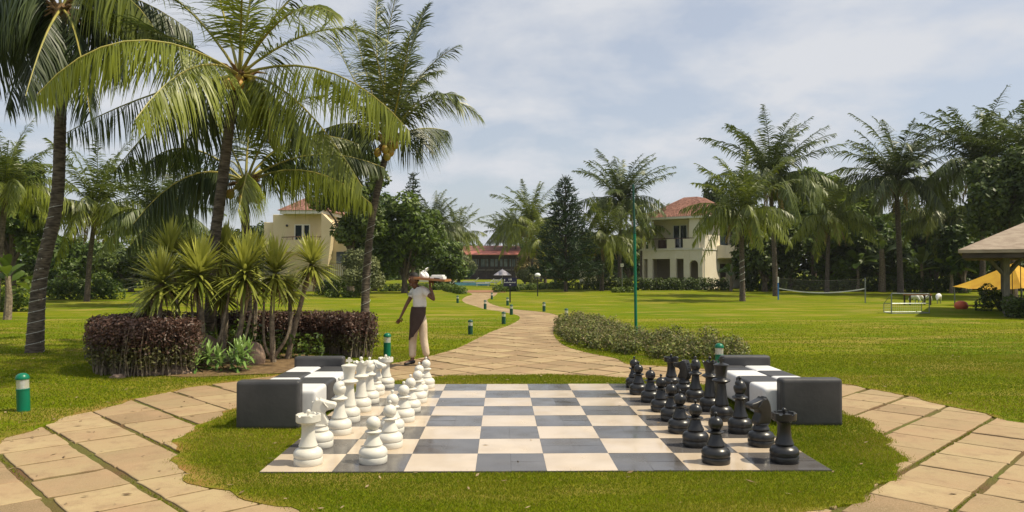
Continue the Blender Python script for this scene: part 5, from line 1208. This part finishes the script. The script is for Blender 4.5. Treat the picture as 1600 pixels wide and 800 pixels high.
# ---------------------------------------------------------------- net, goal, ornaments, tent, gazebo
pl = gr(1216, 468.5); pr_ = gr(1352, 473.5); t = thing('volleyball_net', 'sagging net with white lower band strung between a blue and a grey post', 'net', (pl.x, pl.y, 0))
e = Vector((pr_.x-pl.x, pr_.y-pl.y, 0)); zl = zY(434, pl.y); zr = zY(434, pr_.y)
MB().tube([(0, 0, 0), (0, 0, zY(442, pl.y))], .04, 8).build('post', M['blue'], t, smooth=True); MB().tube([(0, 0, zY(442, pl.y)), (0, 0, zl+.05)], .045, 8).build('post_top', M['white'], t, smooth=True)
MB().tube([(e.x, e.y, 0), (e.x, e.y, zr)], .03, 8).build('post', M['metal'], t, smooth=True)
def cur(f, za_, zb_, sag): return Vector((e.x*f, e.y*f, za_*(1-f)+zb_*f-sag*4*f*(1-f)))
top = [cur(i/24, zl-.02, zr-.05, .12) for i in range(25)]; bot = [cur(i/24, zY(451, pl.y), zY(452, pr_.y), .24) for i in range(25)]
nm = MB()
for i in range(len(top)-1):
    for k in range(4):
        f = k/4; nm.tube([top[i].lerp(top[i+1], f), bot[i].lerp(bot[i+1], f)], .0022, 3, cap=False)
for r_ in range(1, 6): nm.tube([a_.lerp(b_, r_/6) for a_, b_ in zip(top, bot)], .0022, 3, cap=False)
nm.build('mesh', M['net'], t); MB().tube(top, .010, 5).build('top_cord', M['net'], t)
bd = MB()
for i in range(24):
    a_, b_ = bot[i], bot[i+1]; bd.add([a_, b_, b_+Vector((0, 0, .055)), a_+Vector((0, 0, .055)), a_+Vector((0, .012, 0)), b_+Vector((0, .012, 0)), b_+Vector((0, .012, .055)), a_+Vector((0, .012, .055))], [(0, 1, 2, 3), (5, 4, 7, 6), (3, 2, 6, 7), (0, 4, 5, 1)])
bd.build('band', M['white'], t)
g0 = gr(1393, 490.5); t = thing('goal_frame', 'small grey metal goal frame with low net box on the right lawn', 'goal', (g0.x, g0.y, 0)); s = g0.y/F_PX; mb = MB()
def pp(px, py, dy=0): q = at(px, py, g0.y+dy); return (q.x-g0.x, dy, max(.02, q.z))
hw = [(1393, 458), (1450, 461)]
mb.tube([pp(1393, 490), pp(1393, 458.5)], .022, 7); mb.tube([pp(1393, 458.5), pp(1452, 459.5, .3)], .022, 7); mb.tube([pp(1452, 489, .3), pp(1452, 459.5, .3)], .018, 7)
mb.tube([pp(1393, 489.7), pp(1452, 489, .3)], .018, 7)
mb.build('frame', M['metal'], t, smooth=True)
mb = MB(); A_, B_, C_, D_ = pp(1381, 489, 1.0), pp(1440, 488, 1.2), pp(1381, 474, 1.0), pp(1440, 474, 1.2)
for a_, b_ in ((A_, B_), (C_, D_), (A_, C_), (B_, D_), (A_, pp(1393, 489.7)), (B_, pp(1452, 489, .3)), (C_, pp(1393, 474)), (D_, pp(1452, 474, .3)), (C_, pp(1393, 459)), (D_, pp(1452, 460, .3)), (pp(1393, 474.5), pp(1452, 474, .3))): mb.tube([a_, b_], .014, 6)
mb.build('back_frame', M['metal'], t); nm = MB(); A_, B_, C_, D_ = map(Vector, (A_, B_, C_, D_))
for i in range(19): nm.tube([A_.lerp(B_, i/18), C_.lerp(D_, i/18)], .0035, 3, cap=False)
for i in range(5): nm.tube([A_.lerp(C_, i/5), B_.lerp(D_, i/5)], .0035, 3, cap=False)
nm.build('net', M['wire'], t)
for i, (px, py, lab) in enumerate(((1429, 470.5, 'left white arched ornament seen through the goal frame'), (1436, 471, 'white arched ornament leaning on the left one behind the goal'), (1450, 471, 'white arched ornament at the right end of the goal frame'), (1467, 471, 'rightmost white arched ornament, clear of the goal frame'))):
    Y = 38; q = at(px, py, Y); mb = MB(); pts = [Vector((-.26+.52*k/8, 0, .14+.26*math.sin(PI*(k+.6)/8.8))) for k in range(9)]; mb.tube(pts, [.03, .07, .11, .13, .13, .12, .09, .06, .025], 9)
    t = thing('garden_ornament', lab, 'ornament', (q.x, Y, .0), i*.4-.5, 'white arched ornaments near the goal'); mb.build('body', M['white'], t, smooth=True)
    MB().tube([(-.2, 0, 0), (-.17, 0, .22)], .02, 5).build('support', M['metal'], t); MB().tube([(.2, 0, 0), (.17, 0, .22)], .02, 5).build('support', M['metal'], t)
tb = thing('wooden_table', 'long low brown table behind the goal frame', 'table', (at(1442, 440, 36).x, 36.5, 0)); MB().box(-.55, .55, -.3, .3, zY(462, 36), zY(459.8, 36)).build('table_top', M['wood'], tb)
for x in (-.5, .5):
    for y in (-.25, .25): MB().box(x-.03, x+.03, y-.03, y+.03, 0, zY(462, 36)).build('leg', M['dark_wood'], tb)
q = gr(1502, 483); t = thing('orange_pouf', 'rounded orange-red seat on the lawn under the yellow tent', 'pouf', (q.x, q.y, 0)); MB().lathe([(.001, 0), (.20, 0), (.27, .08), (.28, .18), (.22, .30), (.10, .36), (.002, .37)], 18).build('cushion', M['orange'], t, smooth=True); MB().lathe([(.276, .15), (.287, .165), (.276, .18)], 18).build('seam', M['orange'], t)
# tent
c = at(1583, 440, 35); t = thing('yellow_tent', 'low yellow canvas tent behind the gazebo', 'tent', (c.x, 35, 0), R(18)); ze, zt = zY(450, 33.5), zY(411, 35)
mb = MB(); k_ = 1.75; n = 10; P = []
for s_ in range(4):
    a0 = [(-1, -1), (1, -1), (1, 1), (-1, 1)][s_]; a1 = [(1, -1), (1, 1), (-1, 1), (-1, -1)][s_]
    grid = []
    for i in range(n+1):
        f = i/n; row = []
        for j in range(9):
            g_ = j/8; x = (a0[0]+(a1[0]-a0[0])*g_)*k_*(1-f); y = (a0[1]+(a1[1]-a0[1])*g_)*k_*(1-f); zc_ = ze+(zt-ze)*(f**1.15)+(.10*math.sin(PI*g_)*(1-f)*-1 if f < .99 else 0)+.02*math.sin(g_*19)*(1-f)
            row.append((x, y, zc_))
        grid.append(row)
    mb.add([p for r_ in grid for p in r_], [(i*9+j, i*9+j+1, (i+1)*9+j+1, (i+1)*9+j) for i in range(n) for j in range(8)])
mb.build('canopy', M['yellow'], t, smooth=True, angle=50)
for x in (-1, 1):
    for y in (-1, 1): MB().tube([(x*1.69, y*1.69, 0), (x*1.69, y*1.69, ze+.02)], .03, 6).build('pole', M['metal'], t)
MB().tube([(0, 0, 0), (0, 0, zt-.02)], .04, 6).build('centre_pole', M['metal'], t)
# gazebo
c0 = at(1497, 389, 27); th = R(-33); ct, st = math.cos(th), math.sin(th); half = 4.2; lx_ = Vector((ct, st, 0)); ly_ = Vector((-st, ct, 0)); cen = Vector((c0.x, 27, 0))+lx_*half+ly_*half
t = thing('gazebo', 'open timber gazebo with pale brown hipped shingle roof at the right edge', 'gazebo', (cen.x, cen.y, 0), th); ze = zY(390, 27); zt = 4.55; rf = MB()
rf.add([(-half, -half, ze), (half, -half, ze), (half, half, ze), (-half, half, ze), (0, 0, zt), (-half, -half, ze-.12), (half, -half, ze-.12), (half, half, ze-.12), (-half, half, ze-.12)], [(0, 1, 4), (1, 2, 4), (2, 3, 4), (3, 0, 4), (0, 5, 6, 1), (1, 6, 7, 2), (2, 7, 8, 3), (3, 8, 5, 0), (8, 7, 6, 5)]); rf.build('roof', M['thatch'], t)
MB().box(-half+.12, half-.12, -half+.12, half-.12, ze-.30, ze-.123).build('ceiling', M['dark_wood'], t)
ci = 2.7
for x, y in ((-ci, -ci), (0, -ci), (ci, -ci), (ci, 0), (ci, ci), (0, ci), (-ci, ci), (-ci, 0), (-ci*.55, -ci)):
    MB().box(x-.10, x+.10, y-.10, y+.10, 0, ze-.3).build('column', M['gaz'], t, bevel=.01)
    for s_ in (-1, 1):
        MB().tube([(x, y, ze-1.0), (x+s_*.5, y, ze-.32)], .04, 6).build('brace', M['gaz'], t)
for (x0, x1, y0, y1) in ((-ci-.08, ci+.08, -ci-.08, -ci+.08), (-ci-.08, -ci+.08, -ci+.083, ci+.08)): MB().box(x0, x1, y0, y1, .0, .62).build('low_wall', M['dark_wood'], t)
MB().box(-ci-.12, ci+.12, -ci-.12, -ci+.12, .623, .70).build('handrail', M['gaz'], t); MB().box(-ci, ci, -ci, ci, .0, .12).build('floor', M['dark_wood'], t)
gl = MB()
for k in range(18): gl.box(-ci+k*.3, -ci+k*.3+.03, ci-.06, ci-.03, .1, ze-.3)
gl.build('screen', M['dark_wood'], t)
def gbush(label, px, py, h, seed): q = gr(px, py); bush_row(label, 'garden_bush', [(q.x, q.y), (q.x+.9, q.y)], h, .34, 'leaf_dark', seed, 900, .055, cat='bush', nb_per=3, tint0=.3)
gbush('round dark bush at the left foot of the gazebo', 1545, 486, .95, 401); gbush('dark bush before the gazebo wall at the right edge', 1582, 497, .7, 402)

# ---------------------------------------------------------------- waiter
def person():
    px0, Y = 655, 13.35; o0 = gr(655, 571); root = thing('person', 'waiter in white polo shirt, brown apron and beige trousers carrying a tray on his shoulder', 'person', (o0.x, o0.y, 0)); Y = o0.y; k = Y/F_PX
    def p(px, z, dy=0): return Vector(((px-655)*k, dy, z))
    f = Vector((-.80, -.60, 0)); rg = Vector((-.60, .80, 0))      # facing left and towards the camera
    pel = p(656, .90); chest = p(655, 1.22); neck = p(653, 1.40)+f*.03; 
    hipR = pel+rg*.09; hipL = pel-rg*.09; shR = p(655, 1.335)+rg*.17; shL = p(655, 1.345)-rg*.17
    kneeR = p(647, .49)+rg*.05; ankR = p(645.5, .09)+rg*.02; toeR = ankR+f*.17+Vector((0, 0, -.055))
    kneeL = p(660, .50)-rg*.03; ankL = p(666, .12)-rg*.02; toeL = ankL+f*.15+Vector((0, 0, -.07))
    elR = p(637.5, 1.09)+rg*.05; wrR = p(627.5, .88)+rg*.02; elL = p(672, 1.17)-rg*.22+f*.05; wrL = p(669, 1.41)-rg*.16+f*.06
    head = p(646, 1.535); 
    def skin(name, verts, edges, rad, m, parent, sub=2, root_i=0):
        me = bpy.data.meshes.new(name); me.from_pydata([tuple(v) for v in verts], edges, []); o = bpy.data.objects.new(name, me); C.objects.link(o)
        md = o.modifiers.new('s', 'SKIN'); md.use_smooth_shade = True; md.branch_smoothing = .4
        for i, sv in enumerate(me.skin_vertices[0].data):
            r_ = rad[i]; sv.radius = (r_, r_) if not isinstance(r_, tuple) else r_; sv.use_root = (i == root_i)
        s_ = o.modifiers.new('b', 'SUBSURF'); s_.levels = s_.render_levels = sub
        dg = bpy.context.evaluated_depsgraph_get(); ev = o.evaluated_get(dg); m2 = bpy.data.meshes.new_from_object(ev); bpy.data.objects.remove(o); m2.materials.clear(); m2.shade_smooth()
        return m2
    def fingers(w, d, side, curl, mbx):
        out = []; d = d.normalized(); side = side.normalized(); n_ = d.cross(side)
        for i, (o_, L_) in enumerate(((-.030, .070), (-.010, .080), (.010, .076), (.029, .062))):
            a_ = w+d*.085+side*o_; b_ = a_+d*L_*.5+n_*curl*.3*L_; c_ = b_+d*L_*.35+n_*curl*.6*L_; mbx.tube([a_-d*.02, a_, b_, c_], [.010, .0105, .0095, .006], 7)
        a_ = w+d*.03+side*-.036; mbx.tube([a_, a_+side*-.02+d*.03, a_+side*-.026+d*.065+n_*curl*.02], [.014, .012, .008], 7)
    hR = (wrR-elR).normalized(); hL = Vector((-.1, -.1, 1)).normalized()
    V_ = [pel, p(655, 1.05), chest, neck, p(649, 1.455), hipR, kneeR, ankR, toeR, hipL, kneeL, ankL, toeL, shR, elR, wrR, wrR+hR*.09, shL, elL, wrL, wrL+hL*.07]
    E_ = [(0, 1), (1, 2), (2, 3), (3, 4), (0, 5), (5, 6), (6, 7), (7, 8), (0, 9), (9, 10), (10, 11), (11, 12), (2, 13), (13, 14), (14, 15), (15, 16), (2, 17), (17, 18), (18, 19), (19, 20)]
    Rd = [.085, .075, .085, .045, .048, .075, .05, .035, .03, .075, .05, .035, .03, .05, .034, .022, (.036, .018), .05, .036, .024, (.038, .018)]
    me = skin('body', V_, E_, Rd, M['skin'], root)
    # head and fingers joined into the same body mesh
    mb = MB(); hv = []
    mb.ball(head, .092, 24, 18, (1.0, .86, 1.22))
    def hp(a_, b_, c_): return head+f*a_+rg*b_+Vector((0, 0, c_))
    mb.tube([hp(.082, 0, .02), hp(.108, 0, -.02), hp(.088, 0, -.03)], [.010, .017, .012], 8)      # nose
    mb.tube([hp(.080, .022, -.052), hp(.090, 0, -.050), hp(.080, -.022, -.052)], [.006, .010, .006], 7)   # mouth
    mb.ball(hp(.045, 0, -.085), .040, 12, 8)      # chin
    for s_ in (-1, 1): mb.ball(hp(-.005, s_*.085, -.005), .026, 10, 7, (.5, .5, 1)); mb.ball(hp(.074, s_*.033, .018), .014, 8, 6)
    mb.tube([head+Vector((.0, .0, -.05)), neck+Vector((0, 0, -.02))], [.052, .055], 12)
    fingers(wrR, hR, rg.cross(hR).normalized() if rg.cross(hR).length > .1 else f, .5, mb); fingers(wrL, Vector((.1, 0, 1)), f, -.8, mb)
    me2 = bpy.data.meshes.new('h'); me2.from_pydata([tuple(v) for v in mb.v], [], mb.f); bm = bmesh.new(); bm.from_mesh(me); bm.from_mesh(me2); bmesh.ops.recalc_face_normals(bm, faces=bm.faces); bm.to_mesh(me); bm.free(); me.shade_smooth()
    body = link('body', me, M['skin'], root)
    hr = MB(); hr.ball(hp(-.014, 0, .022), .098, 20, 14, (1.0, .92, 1.14)); ho = hr.build('hair', M['hair'], root, smooth=True)
    bm = bmesh.new(); bm.from_mesh(ho.data)
    dele = [v for v in bm.verts if (v.co-head).dot(f) > .035 and v.co.z-head.z < .062 or v.co.z-head.z < -.045]
    bmesh.ops.delete(bm, geom=dele, context='VERTS'); bm.to_mesh(ho.data); bm.free()
    # shirt
    sv = [p(656, 1.00), p(655.5, 1.12), chest, p(654, 1.33), neck+Vector((0, 0, -.01)), shR, shR.lerp(elR, .55), shL, shL.lerp(elL, .55)]
    ms = skin('shirt', sv, [(0, 1), (1, 2), (2, 3), (3, 4), (3, 5), (5, 6), (3, 7), (7, 8)], [(.165, .14), (.16, .135), (.17, .145), (.14, .13), .075, .085, .070, .088, .072], M['shirt'], root)
    so_ = link('shirt', ms, M['shirt'], root)
    st_ = MB(); 
    for dz in (0, .022): 
        c_ = p(645, 1.27+dz)+f*.075; st_.tube([c_-Vector((.045, -.03, .006)), c_+Vector((.045, -.035, .008))], .006, 5)
    st_.build('chest_print', M['metal'], so_)
    mt = skin('trousers', [pel+Vector((0, 0, .10)), pel, hipR, kneeR, ankR+Vector((0, 0, .03)), hipL, kneeL, ankL+Vector((0, 0, .03))], [(0, 1), (1, 2), (2, 3), (3, 4), (1, 5), (5, 6), (6, 7)], [(.125, .10), (.13, .11), .092, .076, .064, .092, .076, .064], M['trousers'], root)
    link('trousers', mt, M['trousers'], root)
    # apron: wrapped sheet with thickness round the front and sides
    ap = MB(); n = 14; rows = [(1.05, .150, .120, 0), (.92, .170, .140, -.004), (.80, .165, .15, -.01), (.66, .150, .15, -.02), (.54, .135, .14, -.045), (.495, .125, .135, -.055)]
    for q_, off in ((0, 0), (1, .008)):
        for (z, a_, b_, sh) in rows:
            for i in range(n+1):
                lo_ = -2.0+1.35*max(0, min(1, (1.0-z)/.5)); an = lo_+(2.0-lo_)*i/n; tt = 1.04 if (i % 4 == 1) else 1
                cc_ = p(655, z)+f*(-sh+.0); x = f*math.cos(an)*(b_+off)*tt+rg*math.sin(an)*(a_+off)*tt; v_ = cc_+x
                if z < .6: v_.z += .05*(-math.sin(an))
                ap.v.append(tuple(v_))
    m_ = n+1; nr = len(rows)
    for q_ in (0, 1):
        for r_ in range(nr-1):
            for i in range(n): b_ = q_*nr*m_; ap.f.append([b_+r_*m_+i, b_+r_*m_+i+1, b_+(r_+1)*m_+i+1, b_+(r_+1)*m_+i]); ap.mi.append(0)
    for i in range(n):
        for r_ in (0, nr-1): ap.f.append([r_*m_+i, r_*m_+i+1, nr*m_+r_*m_+i+1, nr*m_+r_*m_+i]); ap.mi.append(0)
    ap.build('apron', M['apron'], root, smooth=True, angle=60)
    for an_, tl in ((ankR, toeR), (ankL, toeL)):
        sh = skin('shoe', [an_-f*.05+Vector((0, 0, -.035)), an_+Vector((0, 0, -.02)), an_.lerp(tl, .6)+Vector((0, 0, -.012)), tl+Vector((0, 0, -.002))], [(0, 1), (1, 2), (2, 3)], [(.045, .04), (.05, .045), (.045, .032), (.035, .025)], M['black'], root)
        link('shoe', sh, M['black'], root)
    # tray held up on the raised hand
    T0 = wrL+hL*.10; tr = thing('serving_tray', 'flat wooden tray carried on the waiter\'s raised hand', 'tray', (root.location.x+T0.x+.05, root.location.y+T0.y, T0.z+.015), R(-12)); tr.rotation_euler = (0, R(4), R(-12))
    MB().box(-.27, .27, -.20, .20, 0, .018).build('tray_base', M['wood'], tr, bevel=.005)
    rm = MB(); rm.box(-.28, .28, -.21, -.195, 0, .04); rm.box(-.28, .28, .195, .21, 0, .04); rm.box(-.285, -.27, -.21, .21, 0, .04); rm.box(.27, .285, -.21, .21, 0, .04); rm.build('rim', M['wood'], tr)
    L0 = Matrix.Translation(tr.location) @ tr.rotation_euler.to_matrix().to_4x4()
    nk = thing('napkin_bundle', 'white crumpled cloth bundle at the head end of the tray', 'napkin', tuple(L0 @ Vector((-.14, -.04, .02)))); from mathutils import noise as nz
    bm = bmesh.new(); bmesh.ops.create_icosphere(bm, subdivisions=4, radius=.068)
    for v in bm.verts: v.co *= 1+.55*nz.noise(v.co*14)+.2*nz.noise(v.co*30); v.co.z = max(0, v.co.z*1.15+.06); v.co.x *= 1.15
    me = bpy.data.meshes.new('cloth'); bm.to_mesh(me); bm.free(); link('cloth', me, M['white'], nk)
    MB().tube([(0, 0, .1), (.03, -.02, .17), (.07, 0, .20)], [.02, .014, .006], 6).build('fold', M['white'], nk)
    bx = thing('serving_dish', 'white rectangular dish with dark handle on the far end of the tray', 'dish', tuple(L0 @ Vector((.12, -.03, .02))), R(-12)); MB().box(-.13, .12, -.10, .10, 0, .055).build('dish', M['white'], bx, bevel=.012); MB().box(-.11, .10, -.085, .085, .0555, .085).build('lid', M['white'], bx, bevel=.015); MB().tube([(-.05, -.105, .03), (0, -.12, .025), (.05, -.105, .02)], .008, 6).build('handle', M['black'], bx)
person()

# fallen leaves scattered over grass and stone
def litter():
    r = np.random.default_rng(77); n = 900; P = np.column_stack([r.normal(-2.5, 5.5, n), r.uniform(4.8, 20, n)]); k = ~((P[:, 0] > BX0) & (P[:, 0] < BX1) & (P[:, 1] > BY0) & (P[:, 1] < BY1)) | (r.random(n) < .12); P = P[k]; n = len(P)
    a = r.uniform(0, 2*PI, n); l = r.uniform(.012, .045, n); w_ = l*r.uniform(.2, .5, n); z = np.where(is_lawn(P), .024, .008)+r.uniform(0, .004, n); z = np.where((P[:, 0] > BX0) & (P[:, 0] < BX1) & (P[:, 1] > BY0) & (P[:, 1] < BY1), .023, z)
    c = np.column_stack([P, z]); d = np.column_stack([np.cos(a)*l, np.sin(a)*l, r.uniform(0, .008, n)]); s_ = np.column_stack([-np.sin(a)*w_, np.cos(a)*w_, r.uniform(0, .005, n)])
    V = np.stack([c-d, c-s_, c+d, c+s_], 1).reshape(-1, 3)
    tag(np_obj('fallen_leaves', V, np.arange(4*n).reshape(-1, 4), M['dead'], tint=np.repeat(r.random(n), 4)), 'small dry fallen leaves scattered over the grass and paving', kind='stuff')
litter()
# ---------------------------------------------------------------- haze
hz = MB().box(-950, 950, -80, 1150, -1.1, 16).build('haze', None)
hm = bpy.data.materials.new('haze'); hm.use_nodes = True; hm.node_tree.nodes.clear()
pv = hm.node_tree.nodes.new('ShaderNodeVolumePrincipled'); pv.inputs['Color'].default_value = (.90, .94, 1, 1); pv.inputs['Density'].default_value = .0002; pv.inputs['Anisotropy'].default_value = .1
ho_ = hm.node_tree.nodes.new('ShaderNodeOutputMaterial'); hm.node_tree.links.new(pv.outputs[0], ho_.inputs['Volume']); hz.data.materials.append(hm)
tag(hz, 'thin pale haze in the air over the garden', kind='stuff')
S.cycles.volume_bounces = 0
